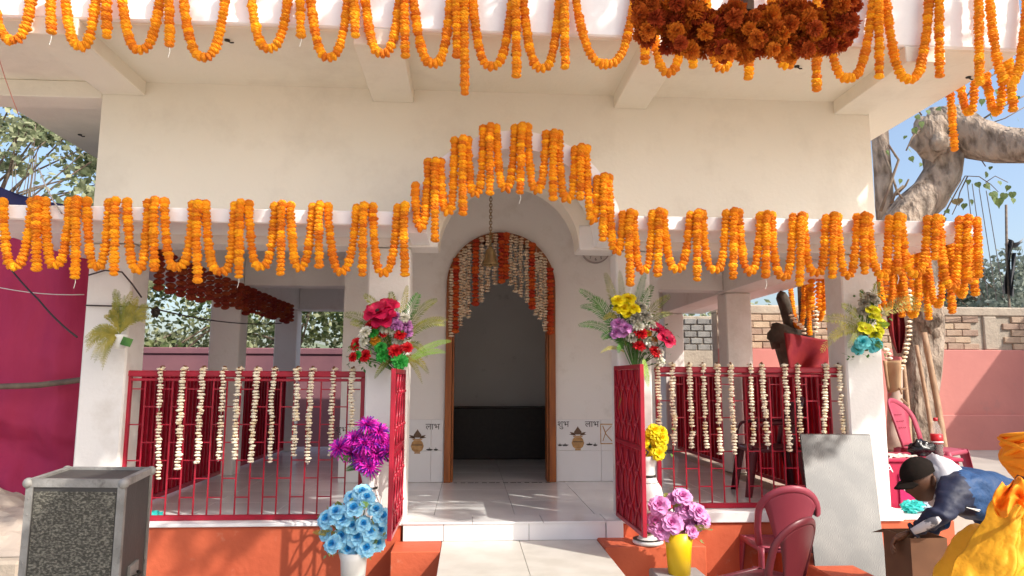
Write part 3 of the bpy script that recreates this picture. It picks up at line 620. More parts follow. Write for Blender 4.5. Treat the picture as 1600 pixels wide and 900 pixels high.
bl = MB().lathe([(.0, .0), (.012, 0), (.02, -.012), (.034, -.03), (.042, -.06), (.048, -.10), (.066, -.135), (.07, -.145), (.062, -.143), (.044, -.10), (.03, -.04), (0, -.03)], (BX, 5.32, zb), 24)
bl.build('bell_body', brass, t, smooth=True); MB().ball((BX, 5.32, zb-.15), .016, 10, 8).build('clapper', brass, t, smooth=True)
# ------------------------------------------------------------------ flowers
def petal_patch(mb, r0, r1, wdt, tilt, az, cup=.3, curl=.25, nu=4, nv=4, mi=0, ruffle=0):
    # petal springing from the axis at height 0, tilt 0 = upright along +Z, pi/2 = flat
    ca, sa = math.cos(az), math.sin(az); ph = rnd()*6
    def f(u, v):
        a = (u-.5)*2; l = r0+(r1-r0)*v; w = wdt*(math.sin(math.pi*min(1, .18+v*.72))**.6)*a
        tt = tilt+curl*v*v*2; rad = l*math.sin(tt)-abs(a)**2*cup*wdt*math.cos(tt)*1.2; z = l*math.cos(tt)+abs(a)**2*cup*wdt*math.sin(tt)
        z += ruffle*math.sin(a*7+ph)*v
        x, y = rad, w; return (x*ca-y*sa, x*sa+y*ca, z)
    mb.grid(f, nu, nv, mi)
def rose_mesh(name, ms):
    mb = MB()
    for n_, r1, w, tl, cu, mi in ((3, .55, .28, .12, .0, 0), (4, .68, .38, .35, .12, 0), (5, .85, .48, .62, .2, 1), (5, .98, .55, .95, .25, 1), (6, 1.05, .58, 1.25, .25, 1)):
        o = rnd()*6
        for k in range(n_): petal_patch(mb, .05, r1*ru(.93, 1.05), w, tl, o+k*2*math.pi/n_+ru(-.1, .1), .35, cu, mi=mi)
    return mesh_of(mb, name, ms)
def mesh_of(mb, name, ms, smooth=True):
    me = bpy.data.meshes.new(name); me.from_pydata(mb.v, [], mb.f)
    for m in (ms if isinstance(ms, (list, tuple)) else [ms]): me.materials.append(m)
    me.polygons.foreach_set('material_index', mb.mi)
    if smooth: me.polygons.foreach_set('use_smooth', [True]*len(me.polygons))
    me.update(); return me
def spiky_mesh(name, ms):
    mb = MB()
    for ringn, tl, n_, l in ((0, .15, 6, .7), (1, .5, 12, .85), (2, .85, 16, 1.0), (3, 1.2, 18, 1.05), (4, 1.6, 16, 1.0)):
        o = rnd()*6
        for k in range(n_): petal_patch(mb, .02, l*ru(.85, 1.12), .085, tl+ru(-.12, .12), o+k*2*math.pi/n_, .9, .1, 2, 3, mi=int(rnd() < .35))
    return mesh_of(mb, name, ms)
def pom_mesh(name, ms):
    mb = MB(); o = 0
    for tl, n_, l in ((.1, 3, .7), (.4, 7, .85), (.75, 10, .95), (1.15, 12, 1.0), (1.6, 12, .92)):
        o += .5
        for k in range(n_): petal_patch(mb, .1, l*ru(.88, 1.1), .26, tl+ru(-.08, .08), o+k*2*math.pi/n_, .5, .15, 3, 3, ruffle=.05)
    return mesh_of(mb, name, ms)
def open_mesh(name, ms):
    mb = MB()
    for k in range(5): petal_patch(mb, .05, 1.1*ru(.92, 1.08), .62, 1.0, k*1.2566+ru(-.1, .1), .3, .25, 5, 5, ruffle=.05)
    for k in range(5): petal_patch(mb, .05, .85, .45, .6, k*1.2566+.6, .3, .15, 4, 4, ruffle=.05)
    mb.ball((0, 0, .25), .16, 8, 6, .5, mi=1); return mesh_of(mb, name, ms)
def pm(n, a, b=None): return mat(n, a, .55, b, 4, .05, 20) if b else mat(n, a, .55)
FM = {
 'red': pom_mesh('carnation', [pm('petal_red', (.62, .006, .012))]), 'white': pom_mesh('carnation', [pm('petal_white', (.80, .78, .70), (.72, .70, .52))]),
 'crimson': open_mesh('hibiscus', [pm('petal_crimson', (.60, .006, .07), (.48, .005, .05)), dark]), 'lilac': pom_mesh('carnation', [pm('petal_lilac', (.62, .26, .55), (.52, .18, .48))]),
 'gold': pom_mesh('carnation', [pm('petal_gold', (.75, .36, .03))]), 'leafy': pom_mesh('carnation', [pm('petal_leaf_green', (.05, .42, .06))]),
 'yellow': rose_mesh('rose', [pm('petal_yellow_deep', (.85, .62, .004)), pm('petal_yellow', (.88, .74, .006))]), 'pinkrose': rose_mesh('rose', [pm('petal_pink_deep', (.62, .16, .42)), pm('petal_pink', (.72, .30, .58))]),
 'blue': rose_mesh('rose', [pm('petal_blue_deep', (.04, .36, .70)), pm('petal_blue', (.25, .62, .84), (.42, .74, .88))]), 'pale': pom_mesh('carnation', [pm('petal_grey', (.46, .43, .33), (.38, .36, .28))]),
 'magenta': spiky_mesh('chrysanthemum', [pm('petal_magenta', (.78, .02, .50)), pm('petal_violet', (.25, .02, .42))]), 'teal': rose_mesh('rose', [pm('petal_teal_deep', (.04, .45, .50)), pm('petal_teal', (.14, .60, .62))]),
 'purple': rose_mesh('rose', [pm('petal_mauve_deep', (.50, .13, .40)), pm('petal_mauve', (.60, .24, .52))]), 'lily': open_mesh('daffodil', [pm('petal_lemon', (.84, .78, .02), (.72, .74, .02)), pm('lemon_heart', (.6, .4, .02))]),
}
NAMEF = {'red': 'carnation', 'white': 'carnation', 'crimson': 'hibiscus', 'lilac': 'carnation', 'gold': 'carnation', 'leafy': 'leaf_tuft', 'yellow': 'rose', 'pinkrose': 'rose', 'blue': 'rose', 'pale': 'carnation', 'magenta': 'chrysanthemum', 'teal': 'rose', 'purple': 'rose', 'lily': 'daffodil'}
fern_o = mat('fern_olive', (.14, .17, .03), .5, (.32, .33, .05), 14, contrast=(.4, .6)); fern_g = mat('fern_green', (.04, .14, .025), .5, (.10, .24, .04), 12); fern_y = mat('fern_yellow', (.42, .35, .06), .6, (.22, .22, .04), 14); fern_l = mat('fern_lime', (.34, .58, .08), .5, (.45, .66, .15), 10)
stemg = mat('stem_green', (.06, .16, .03), .5)
def frond(t, a, b, Y0, Y1, m, droop=.0, w=.035, n=34, name='fern_frond', thin=.0022):
    A = P(*a, Y0); Bp = P(*b, Y1); mid = (A+Bp)/2+Vector((0, 0, (A-Bp).length*.18+droop))
    mb = MB(); pts = [A*(1-u)**2+mid*2*u*(1-u)+Bp*u*u for u in [k/12 for k in range(13)]]; mb.tube(pts, [thin*(1.4-.9*k/12) for k in range(13)], 5)
    for k in range(n):
        u = (k+1.5)/(n+2); p = A*(1-u)**2+mid*2*u*(1-u)+Bp*u*u; tg = ((mid-A)*(1-u)+(Bp-mid)*u).normalized()
        sd0 = tg.cross(Vector((0, -1, 0))).normalized(); L = w*(math.sin(math.pi*(u*.85+.1))**.7)
        for s in (-1, 1):
            d = (sd0*s*.85+tg*.55+Vector((0, ru(-.35, .2), ru(-.25, .05)))).normalized(); up_ = tg*min(L*.15, .0042)
            mb.add([p, p+d*L*.5+up_, p+d*L, p+d*L*.5-up_], [(0, 1, 2, 3)])
    return mb.build(name, m, t)
def bouquet(name, label, Y, flowers, fronds=(), stem=None, leaves=0, leafm=None, base=None, group=None):
    bx, by = base; t = thing(name, label, 'flowers', P(bx, by, Y), group=group); o0 = WL[t.name]
    for (k, x, y, r) in flowers:
        dY = ru(-.05, .02)-.02; p = P(x, y, Y+dY); c0 = P(bx, by, Y); d = (p-c0); d.z *= .7; d.y = -max(.25, d.length*1.1); d.x *= .9; d.z += .06
        q = d.normalized().to_track_quat('Z', 'Y') @ Quaternion((0, 0, 1), ru(0, 6)); R = 1.2*r*Y/FPX
        f = inst(NAMEF[k], FM[k], t, p-o0, q, (R*ru(.94, 1.08), R*ru(.94, 1.08), R*.8))
        st_ = MB().tube([c0+Vector((ru(-.01, .01), .02, 0)), (c0+p)/2+Vector((0, .04, .02)), p+Vector((0, .015, -.01))], .0035, 5); st_.build('stem', stemg, t)
    for fr_ in fronds: frond(t, *fr_)
    if leaves:
        mb = MB(); xs_ = [f[1] for f in flowers]; ys_ = [f[2] for f in flowers]
        for k in range(leaves):
            f = random.choice(flowers); p = P(f[1]+ru(-17, 17), f[2]+ru(-12, 18), Y+ru(-.05, .07)); d = Vector((ru(-1, 1), ru(-1, .1), ru(-1, .6))).normalized(); s_ = d.cross(Vector((0, 0, 1))).normalized()*.011; L = ru(.03, .055)
            mb.add([p, p+d*L*.45+s_, p+d*L, p+d*L*.45-s_], [(0, 1, 2, 3)])
        mb.build('leaf_cluster', leafm or fern_g, t)['kind'] = 'stuff'
    return t
# left of the entrance, on the pillar
fl1 = [('crimson', 591, 488, 17), ('crimson', 606, 481, 16), ('crimson', 599, 500, 17), ('lilac', 616, 497, 10), ('lilac', 633, 510, 11), ('lilac', 635, 521, 9), ('lilac', 619, 508, 9), ('white', 631, 497, 8), ('white', 603, 513, 10), ('white', 571, 519, 9), ('white', 568, 534, 8), ('white', 615, 517, 8),
       ('red', 580, 509, 9), ('red', 588, 507, 8), ('red', 557, 538, 9), ('red', 571, 556, 9), ('red', 552, 558, 7), ('red', 618, 548, 10), ('red', 636, 543, 8), ('red', 625, 524, 8), ('red', 600, 521, 7), ('white', 624, 536, 10), ('gold', 586, 533, 8), ('gold', 584, 527, 6), ('leafy', 583, 520, 8), ('leafy', 595, 543, 9), ('leafy', 598, 556, 10), ('leafy', 625, 565, 11), ('leafy', 559, 555, 6)]
fr1 = [((620, 560), (537, 492), 5.1, 5.02, fern_o, .08, .06), ((620, 550), (546, 505), 5.1, 5.02, fern_o, .05, .05), ((618, 550), (542, 550), 5.1, 5.05, fern_g, .12, .035), ((620, 540), (568, 460), 5.1, 5.05, fern_o, .03, .05), ((622, 540), (637, 445), 5.1, 5.12, fern_y, 0, .035), ((622, 540), (684, 468), 5.1, 5.12, fern_o, .05, .045),
       ((622, 545), (697, 508), 5.1, 5.1, fern_o, .10, .05), ((622, 545), (700, 500), 5.1, 5.14, fern_y, .08, .035), ((640, 560), (706, 533), 5.08, 5.0, fern_l, 0, .03), ((640, 565), (697, 551), 5.08, 5.0, fern_l, .02, .03), ((625, 570), (670, 585), 5.1, 5.05, fern_y, .12, .04), ((615, 560), (585, 592), 5.1, 5.05, fern_o, .02, .03), ((622, 540), (610, 455), 5.1, 5.1, fern_o, 0, .05), ((622, 540), (655, 458), 5.1, 5.1, fern_g, 0, .06), ((625, 560), (668, 560), 5.1, 5.05, fern_o, .16, .04), ((622, 560), (660, 600), 5.1, 5.02, fern_y, .1, .03)]
bouquet('bouquet', 'large bouquet topped by crimson flowers, with ferns, on the pillar left of the entrance', 5.08, fl1, fr1, base=(622, 583), leaves=260)
fl2 = [('yellow', 966, 470, 9.5), ('yellow', 982, 467, 10), ('yellow', 975, 482, 11), ('yellow', 990, 482, 9.5), ('yellow', 983, 490, 10), ('yellow', 968, 482, 9), ('pale', 1001, 480, 9), ('pale', 993, 497, 10), ('pale', 1007, 494, 10), ('purple', 966, 506, 10), ('purple', 978, 513, 9), ('purple', 963, 521, 9), ('purple', 975, 520, 8),
       ('white', 997, 509, 9), ('white', 1017, 508, 9), ('white', 988, 519, 9), ('white', 987, 528, 9), ('white', 1015, 534, 10), ('white', 1012, 545, 9), ('white', 1031, 564, 8), ('white', 1030, 550, 7), ('red', 1001, 521, 9.5), ('red', 999, 540, 9), ('red', 1024, 550, 9), ('crimson', 1040, 530, 13), ('crimson', 1027, 515, 11), ('crimson', 1043, 526, 10), ('gold', 1012, 521, 6), ('gold', 1022, 532, 6)]
fr2 = [((975, 545), (904, 453), 5.12, 5.05, fern_g, .06, .05), ((975, 545), (906, 480), 5.12, 5.05, fern_g, .12, .045), ((975, 540), (903, 509), 5.12, 5.05, fern_g, .06, .045), ((978, 540), (945, 425), 5.12, 5.15, fern_o, -.04, .05), ((980, 540), (968, 422), 5.12, 5.15, fern_o, -.05, .04), ((982, 540), (1008, 425), 5.12, 5.15, fern_g, -.04, .05), ((984, 540), (1048, 462), 5.12, 5.15, fern_o, .03, .05), ((984, 540), (1052, 490), 5.12, 5.15, fern_o, .06, .04), ((975, 545), (940, 530), 5.12, 5.05, fern_g, .10, .05), ((972, 545), (966, 552), 5.1, 5.0, fern_g, .06, .03),
       ((988, 575), (966, 640), 5.02, 4.95, fern_o, .02, .018, 40), ((1005, 560), (1013, 605), 5.0, 4.98, fern_l, 0, .03), ((975, 550), (938, 552), 5.1, 5.05, fern_y, .04, .02), ((965, 500), (943, 500), 5.1, 5.06, fern_y, .05, .03), ((975, 545), (925, 465), 5.12, 5.06, fern_g, .06, .06), ((985, 540), (1020, 445), 5.12, 5.15, fern_g, 0, .055)]
bouquet('bouquet', 'large bouquet topped by yellow roses, with dark ferns, right of the entrance', 5.1, fl2, fr2, base=(994, 588), leaves=300)
# magenta chrysanthemums, blue roses, pink roses, yellow roses
flm = [('magenta', 574, 665, 14), ('magenta', 591, 676, 15), ('magenta', 555, 686, 14), ('magenta', 570, 694, 17), ('magenta', 598, 692, 14), ('magenta', 532, 700, 15), ('magenta', 550, 710, 13), ('magenta', 588, 710, 16), ('magenta', 605, 705, 12), ('magenta', 567, 722, 15), ('magenta', 578, 730, 14), ('magenta', 545, 694, 10), ('magenta', 584, 690, 11)]
bouquet('bouquet', 'bunch of spiky magenta artificial chrysanthemums in front of the left gate pillar', 4.98, flm, [((572, 735), (525, 712), 4.98, 4.9, fern_g, 0, .03), ((572, 735), (540, 735), 4.98, 4.95, fern_g, .02, .03)], base=(576, 742), leaves=120, leafm=mat('violet_leaf', (.12, .02, .22), .5, (.25, .10, .10), 20))
flb = [('blue', 566, 770, 12), ('blue', 550, 778, 11), ('blue', 573, 778, 11), ('blue', 553, 795, 13), ('blue', 587, 797, 11), ('blue', 597, 807, 12), ('blue', 526, 800, 12), ('blue', 511, 811, 12), ('blue', 536, 813, 11), ('blue', 551, 822, 11), ('blue', 568, 819, 10.5), ('blue', 578, 831, 11), ('blue', 593, 829, 11), ('blue', 558, 839, 13), ('blue', 535, 838, 13), ('blue', 509, 833, 10), ('blue', 545, 858, 12), ('blue', 572, 856, 12), ('blue', 520, 850, 11), ('blue', 590, 848, 10)]
bouquet('bouquet', 'domed bunch of sky blue artificial roses at the foot of the left gate pillar', 4.55, flb, [((550, 850), (488, 832), 4.55, 4.5, fern_y, .0, .03), ((560, 800), (575, 790), 4.5, 4.45, fern_l, .03, .03), ((540, 810), (525, 785), 4.52, 4.5, fern_o, .0, .03)], base=(553, 875), leaves=150, leafm=mat('pale_leaf', (.18, .34, .12), .5, (.45, .42, .15), 20))
flp = [('pinkrose', 1066, 776, 12), ('pinkrose', 1052, 779, 9), ('pinkrose', 1030, 790, 13), ('pinkrose', 1071, 797, 13), ('pinkrose', 1090, 800, 12), ('pinkrose', 1098, 812, 12), ('pinkrose', 1050, 817, 14), ('pinkrose', 1025, 815, 13), ('pinkrose', 1033, 828, 12), ('pinkrose', 1072, 823, 12), ('pinkrose', 1086, 818, 12), ('pinkrose', 1045, 834, 10), ('pinkrose', 1081, 830, 9), ('pinkrose', 1020, 822, 9)]
bouquet('bouquet', 'bunch of pink artificial roses in the small yellow pot in front of the right plinth', 4.6, flp, [((1055, 840), (1110, 824), 4.58, 4.5, fern_y, .0, .03), ((1045, 810), (1040, 770), 4.6, 4.6, fern_o, 0, .03), ((1055, 800), (1060, 785), 4.6, 4.55, fern_o, 0, .03)], base=(1060, 848), leaves=90, leafm=mat('brown_leaf', (.16, .13, .05), .5, (.28, .30, .10), 20))
fly = [('yellow', 1022, 672, 9), ('yellow', 1033, 674, 9), ('yellow', 1013, 685, 11), ('yellow', 1029, 688, 10), ('yellow', 1034, 684, 9), ('yellow', 1008, 705, 9.5), ('yellow', 1028, 708, 10), ('yellow', 1018, 676, 8), ('yellow', 1032, 697, 9), ('yellow', 1006, 690, 8)]
bouquet('bouquet', 'small bunch of bright yellow roses standing in the tall white vase', 4.95, fly, base=(1012, 722), leaves=20)
# left pillar, right pillar
flq = [('lily', 1362, 485, 10), ('lily', 1366, 495, 9), ('lily', 1375, 505, 10), ('lily', 1352, 514, 10), ('lily', 1366, 523, 10), ('lily', 1373, 516, 8), ('teal', 1347, 535, 10), ('teal', 1362, 540, 10), ('teal', 1340, 546, 8), ('teal', 1369, 537, 9), ('pale', 1350, 475, 9), ('pale', 1361, 465, 9), ('pale', 1368, 470, 8), ('pale', 1348, 487, 8)]
frq = [((1355, 520), (1285, 500), 5.12, 5.0, fern_y, .02, .06), ((1355, 515), (1314, 477), 5.12, 5.0, fern_o, .02, .05), ((1352, 520), (1282, 552), 5.12, 4.95, fern_y, .10, .06), ((1355, 520), (1325, 545), 5.12, 5.0, fern_o, .06, .04), ((1360, 505), (1372, 440), 5.12, 5.0, fern_o, 0, .06), ((1362, 505), (1440, 470), 5.12, 5.2, fern_y, .05, .05), ((1360, 505), (1448, 486), 5.12, 5.2, fern_y, .05, .05), ((1368, 510), (1390, 508), 5.1, 5.0, fern_l, 0, .03), ((1355, 520), (1296, 530), 5.12, 5.0, fern_y, .02, .05), ((1358, 505), (1345, 452), 5.12, 5.1, fern_o, 0, .04), ((1356, 530), (1378, 545), 5.1, 5.0, fern_g, .02, .04)]
bouquet('bouquet', 'bouquet of lemon yellow and turquoise flowers with dry ferns on the right front pillar', 5.1, flq, frq, base=(1356, 548), leaves=130)
t = thing('wall_pot', 'small white pot with dry yellow foliage fixed to the left front pillar', 'flowers', P(187, 528, 5.1))
pc = P(187, 534, 5.1); MB().lathe([(0, -.05), (.03, -.05), (.045, -.02), (.052, .03), (.05, .05), (.042, .05), (0, .04)], pc, 16).build('pot', mat('white_plastic', (.75, .76, .72), .35), t, smooth=True)
for a in (((187, 522), (215, 462), 5.08, 5.05, fern_y, .0, .05), ((187, 522), (185, 456), 5.08, 5.05, fern_o, 0, .05), ((187, 520), (238, 490), 5.08, 5.02, fern_y, .05, .06), ((187, 520), (234, 505), 5.08, 5.02, fern_y, .06, .05), ((187, 520), (172, 480), 5.08, 5.05, fern_y, 0, .06), ((187, 520), (165, 492), 5.08, 5.0, fern_y, .02, .05), ((187, 525), (136, 528), 5.08, 5.0, fern_g, .05, .03), ((185, 525), (150, 560), 5.08, 4.98, fern_y, .06, .07), ((185, 525), (138, 545), 5.08, 4.98, fern_y, .06, .07), ((185, 525), (160, 570), 5.08, 4.98, fern_y, .05, .06), ((187, 522), (208, 478), 5.08, 5.05, fern_y, .0, .06), ((187, 522), (198, 466), 5.08, 5.05, fern_o, 0, .04), ((185, 525), (132, 530), 5.08, 4.98, fern_y, .05, .05), ((187, 522), (240, 470), 5.08, 5.05, fern_o, 0, .04)): 
    for j_ in range(3): frond(t, a[0], (a[1][0]+ru(-9, 9), a[1][1]+ru(-9, 9)), a[2], a[3]+ru(-.05, .02), a[4], a[5]+ru(.0, .06), a[6]*ru(.45, .75), 24)
lf = MB(); q = P(198, 534, 5.05); lf.grid(lambda u, v: (q.x+(u-.5)*.07+(v-.5)*.02, q.y-.01*math.sin(u*3), q.z+(v-.5)*.055-(u-.5)*.02), 4, 4); lf.build('leaf', fern_g, t)
# vases
def vase(label, px, py, Y, z0, s, m, prof, bands=()):
    c = P(px, py, Y); V = thing('vase', label, 'vase', (c.x, Y, z0)); MB().lathe([(r*s, z*s) for r, z in prof], (c.x, Y, z0), 32).build('vase_body', m, V, smooth=True)
    for r, z, h in bands: MB().lathe([(r*s, z*s), (r*s+.0015, z*s+.001), (r*s+.0015, (z+h)*s-.001), (r*s, (z+h)*s)], (c.x, Y, z0), 32).build('painted_band', dark, V, smooth=True)
    return V
vprof = [(.0, 0), (.17, 0), (.18, .02), (.17, .045), (.11, .06), (.10, .10), (.12, .16), (.085, .24), (.09, .30), (.15, .36), (.185, .46), (.19, .55), (.17, .64), (.13, .70), (.105, .76), (.10, .86), (.115, .93), (.14, 1.0), (.13, 1.0), (.10, .93), (0, .9)]
ceramic = mat('white_ceramic', (.80, .78, .75), .25, (.74, .72, .69), 5)
zl = .388
zt_ = P(1012, 712, 4.95).z; vase('tall white vase with black bands holding yellow roses beside the right gate', 1011, 780, 4.95, zl, (zt_-zl), ceramic, vprof, [(.108, .755, .03), (.121, .13, .03), (.132, .695, .006), (.189, .50, .004), (.172, .05, .006)])
zt2 = P(577, 738, 4.98).z; vase('tall white ceramic vase holding the magenta chrysanthemums, partly behind the blue roses', 577, 780, 4.98, .375, (zt2-.375), ceramic, vprof, [(.108, .78, .03), (.132, .695, .006)])
ypl = mat('yellow_plastic', (.78, .50, .01), .35); bpl = mat('blue_plastic', (.75, .74, .70), .35)
c = P(1060, 840, 4.6); vase('small yellow pot under the pink roses', 1060, 840, 4.6, 0.28, .5, ypl, [(0, 0), (.14, 0), (.16, .3), (.19, .52), (.17, .52), (0, .45)])
vase('small white pot under the blue roses', 553, 860, 4.55, 0.25, .5, bpl, [(0, 0), (.14, 0), (.16, .3), (.19, .40), (.17, .40), (0, .35)])
tag(MB().bbox((c.x-.16, 4.45, -.002), (c.x+.16, 4.75, .279), .01).build('stool', mat('grey_plastic', (.3, .3, .3), .5)), 'low block under the small yellow pot of pink roses', 'stool')
c2 = P(553, 860, 4.55); tag(MB().bbox((c2.x-.16, 4.42, -.002), (c2.x+.16, 4.70, .249), .01).build('stool', MATS['grey_plastic']), 'low block under the blue roses', 'stool')
# ------------------------------------------------------------------ monobloc chairs
def chair(label, loc, rz, m, arms=True, holes=True, s=1.0, group='plastic chairs around the porch'):
    K = thing('plastic_chair', label, 'chair', loc, 0, group=group); o = Vector(loc)
    def B_(mb, nm, sm=True): mb.xf(Matrix.Translation(o) @ Matrix.Scale(s, 4)); return mb.build(nm, m, K, smooth=sm)
    # local: back at +Y, front at -Y, seat height .43
    mb = MB(); mb.grid(lambda u, v: ((u-.5)*(.44-.04*v), -.22+.44*v, .43-.012*math.sin(math.pi*u)*math.sin(math.pi*v)-.02*(1-v)**6+.0*v), 14, 12, thick=.012); B_(mb, 'seat')
    ap = MB(); ap.tube([(-.215, -.20, .405), (-.19, -.222, .402), (.19, -.222, .402), (.215, -.20, .405), (.20, .20, .405), (-.20, .20, .405), (-.215, -.20, .405)], .016, 6, flat=1.4); B_(ap, 'seat_rim')
    for sx in (-1, 1):
        for fy, ty in ((-.20, -.27), (.20, .27)):
            lg = MB()
            def fl_(u, v, sx=sx, fy=fy, ty=ty):
                a = (u-.5)*math.pi*.9; r = .032*(1-.25*v); return (sx*(.205+.03*v)+sx*math.cos(a)*r-sx*.02, fy+(ty-fy)*v+math.sin(a)*r*1.2*(1 if fy > 0 else 1), .425*(1-v))
            lg.grid(fl_, 6, 8, thick=.006 if sx > 0 else -.006); B_(lg, 'leg')
    def back(x, h): return (x, .205+.10*(h-.43)/.45+.06*(h-.43)-.10*(x/.22)**2*.6, h)        # curved shell
    rim = MB(); W_, H0, H1 = .215, .43, .66
    pts = [back(-W_*.93, .43), back(-W_, .55)]+[back(-W_*math.cos(a), H1+.19*math.sin(a)) for a in [math.pi*k/16 for k in range(17)]]+[back(W_, .55), back(W_*.93, .43)]
    rim.tube(pts, .026, 8, flat=.45); B_(rim, 'back_frame')
    pn = MB(); pn.grid(lambda u, v: back((u-.5)*2*(.10+.085*v**1.3), .44+.405*v-.115*abs((u-.5)*2)**2.4*v), 10, 14, thick=.008); B_(pn, 'back_panel')
    for k in range(3):
        for j in range(5):
            x = (j-2)*.035; h = .60+.06*k; q = back(x, h); e = MB().ball((q[0], q[1]-.012, q[2]), .006, 6, 4); B_(e, 'back_dimple')
    if arms:
        for sx in (-1, 1):
            ar = MB(); ar.tube([(sx*.20, .20+.04, .64), (sx*.25, .10, .645), (sx*.262, -.05, .64), (sx*.255, -.17, .62), (sx*.245, -.215, .56), (sx*.235, -.225, .42)], [.02, .026, .028, .028, .022, .018], 8, flat=.55); B_(ar, 'armrest')
    K.rotation_euler[2] = rz; return K
plm = mat('maroon_plastic', (.33, .055, .08), .4, (.28, .045, .07), 3, .03, 30); pld = mat('dark_maroon_plastic', (.14, .022, .03), .35, (.11, .018, .026), 3, .03, 30); plp = mat('pink_maroon_plastic', (.38, .06, .10), .4, (.33, .05, .09), 3, .03, 30)
c = P(1228, 800, 4.5); chair('pinkish maroon plastic chair before the right plinth, partly behind the darker chair', (c.x*4.95/4.5-.06, 4.95, 0), math.radians(176), plm, arms=False, s=.93)
c = P(1243, 840, 3.9); chair('dark maroon plastic chair turned sideways, nearest the viewer in front of the grey board', (c.x*4.15/3.9-.19, 4.15, 0), math.radians(212), pld, arms=False, s=.86)
c = P(1202, 700, 6.3); chair('brown-maroon plastic chair standing on the porch behind the right railing', (c.x, 6.3, FL), math.radians(-95), pld, arms=True, s=.98)
c = P(1462, 700, 6.25); chair('pink plastic chair behind the red table beside the pipal trunk', (c.x+.02, 6.35, .461), math.radians(35), plp, arms=False, s=1.0)
# ------------------------------------------------------------------ leaning board
def bboard():
    A, Bq = P(1251, 679, 5.0), P(1360, 680, 5.0); C_, D = P(1276, 905, 4.55), P(1387, 905, 4.55)
    m = bpy.data.materials.new('moire_board'); m.use_nodes = True; n, l = m.node_tree.nodes, m.node_tree.links; b = n['Principled BSDF']; b.inputs['Roughness'].default_value = .45
    tc = n.new('ShaderNodeTexCoord'); w = n.new('ShaderNodeTexWave'); w.bands_direction = 'X'; w.inputs['Scale'].default_value = 34; w.inputs['Distortion'].default_value = 9; w.inputs['Detail'].default_value = 2.5; w.inputs['Detail Scale'].default_value = .8
    l.new(tc.outputs['Object'], w.inputs[0]); r = n.new('ShaderNodeValToRGB'); r.color_ramp.elements[0].color = (.06, .058, .054, 1); r.color_ramp.elements[1].color = (.175, .165, .15, 1); l.new(w.outputs[0], r.inputs[0])
    ns = n.new('ShaderNodeTexNoise'); ns.inputs['Scale'].default_value = 4; ns.inputs['Detail'].default_value = 3; l.new(tc.outputs['Object'], ns.inputs[0]); mx = n.new('ShaderNodeMix'); mx.data_type = 'RGBA'; mx.blend_type = 'MULTIPLY'; mx.inputs[0].default_value = .9
    r2 = n.new('ShaderNodeValToRGB'); r2.color_ramp.elements[0].position = .38; r2.color_ramp.elements[1].position = .6; r2.color_ramp.elements[0].color = (.45, .47, .5, 1); l.new(ns.outputs[0], r2.inputs[0])
    l.new(r.outputs[0], mx.inputs[6]); l.new(r2.outputs[0], mx.inputs[7]); l.new(mx.outputs[2], b.inputs['Base Color'])
    bp = n.new('ShaderNodeBump'); bp.inputs['Strength'].default_value = .06; bp.inputs['Distance'].default_value = .002; l.new(w.outputs[0], bp.inputs['Height']); l.new(bp.outputs[0], b.inputs['Normal'])
    d1, d2 = (C_-A), (D-Bq); k1 = (A.z-0)/(A.z-C_.z); A0 = A+d1*k1; B0 = Bq+d2*k1; nn = Vector((0, 1, .3)).normalized()*.018
    vs = [A, Bq, B0, A0]+[v+nn for v in (A, Bq, B0, A0)]
    MBo = MB().add(vs, [(0, 1, 2, 3), (7, 6, 5, 4), (0, 4, 5, 1), (1, 5, 6, 2), (2, 6, 7, 3), (3, 7, 4, 0)])
    tag(MBo.build('board', m, origin=A0), 'grey patterned marble-look board leaning against the right railing and pillar', 'board')
bboard()
# ------------------------------------------------------------------ black speaker flight case, front left
case_m = mat('black_carpet_case', (.06, .056, .045), .9, (.24, .225, .18), 110, .5, 160, stretch=(.7, 1, 1.2), contrast=(.44, .68), detail=8)
case_s = mat('black_case_side', (.05, .047, .043), .55, (.075, .07, .065), 3, .1, 40); alu = mat('scratched_aluminium', (.36, .345, .32), .6, (.24, .23, .21), 9, .2, 60, metal=.25, dirt=((.12, .11, .10), 11, .58, .75))
fA, fB = P(42, 741, 3.4), P(197, 739, 3.36); bA, bB = P(107, 721, 3.87), P(240, 722, 3.83)
CT = thing('speaker_case', 'worn black flight case with aluminium edges and a coarse front panel, bottom left', 'speaker case', ((fA.x+fB.x)/2, 3.62, 0)); zt_ = 1.045
q0, q1, q2, q3 = Vector((fA.x, 3.40, 0)), Vector((fB.x, 3.36, 0)), Vector((bB.x, 3.83, 0)), Vector((bA.x, 3.87, 0)); zz = Vector((0, 0, zt_))
q0 += Vector((.0, 0, 0)); q3 = q0+(q2-q1)
def quadbox(P0, P1, P2, P3, z0, z1): return MB().add([p+Vector((0, 0, z0)) for p in (P0, P1, P2, P3)]+[p+Vector((0, 0, z1)) for p in (P0, P1, P2, P3)], [(3, 2, 1, 0), (4, 5, 6, 7), (0, 1, 5, 4), (1, 2, 6, 5), (2, 3, 7, 6), (3, 0, 4, 7)])
cx_ = (q0+q1+q2+q3)/4; sh = lambda p, k: cx_+(p-cx_)*k
quadbox(*[sh(p, .97) for p in (q0, q1, q2, q3)], .03, zt_-.012).build('case_body', case_s, CT)
ex_ = (q1-q0).normalized(); ey_ = (q3-q0).normalized(); wq = (q1-q0).length; dq = (q3-q0).length
fp = quadbox(q0+ex_*.04-ey_*-.004, q0+ex_*(wq-.04)+ey_*.004, q0+ex_*(wq-.04)+ey_*.02, q0+ex_*.04+ey_*.02, .05, zt_-.055); fp.build('front_panel', case_m, CT)
def edge(p, a, b, z0, z1, e=.034): return quadbox(p, p+a*e, p+a*e+b*e, p+b*e, z0, z1)
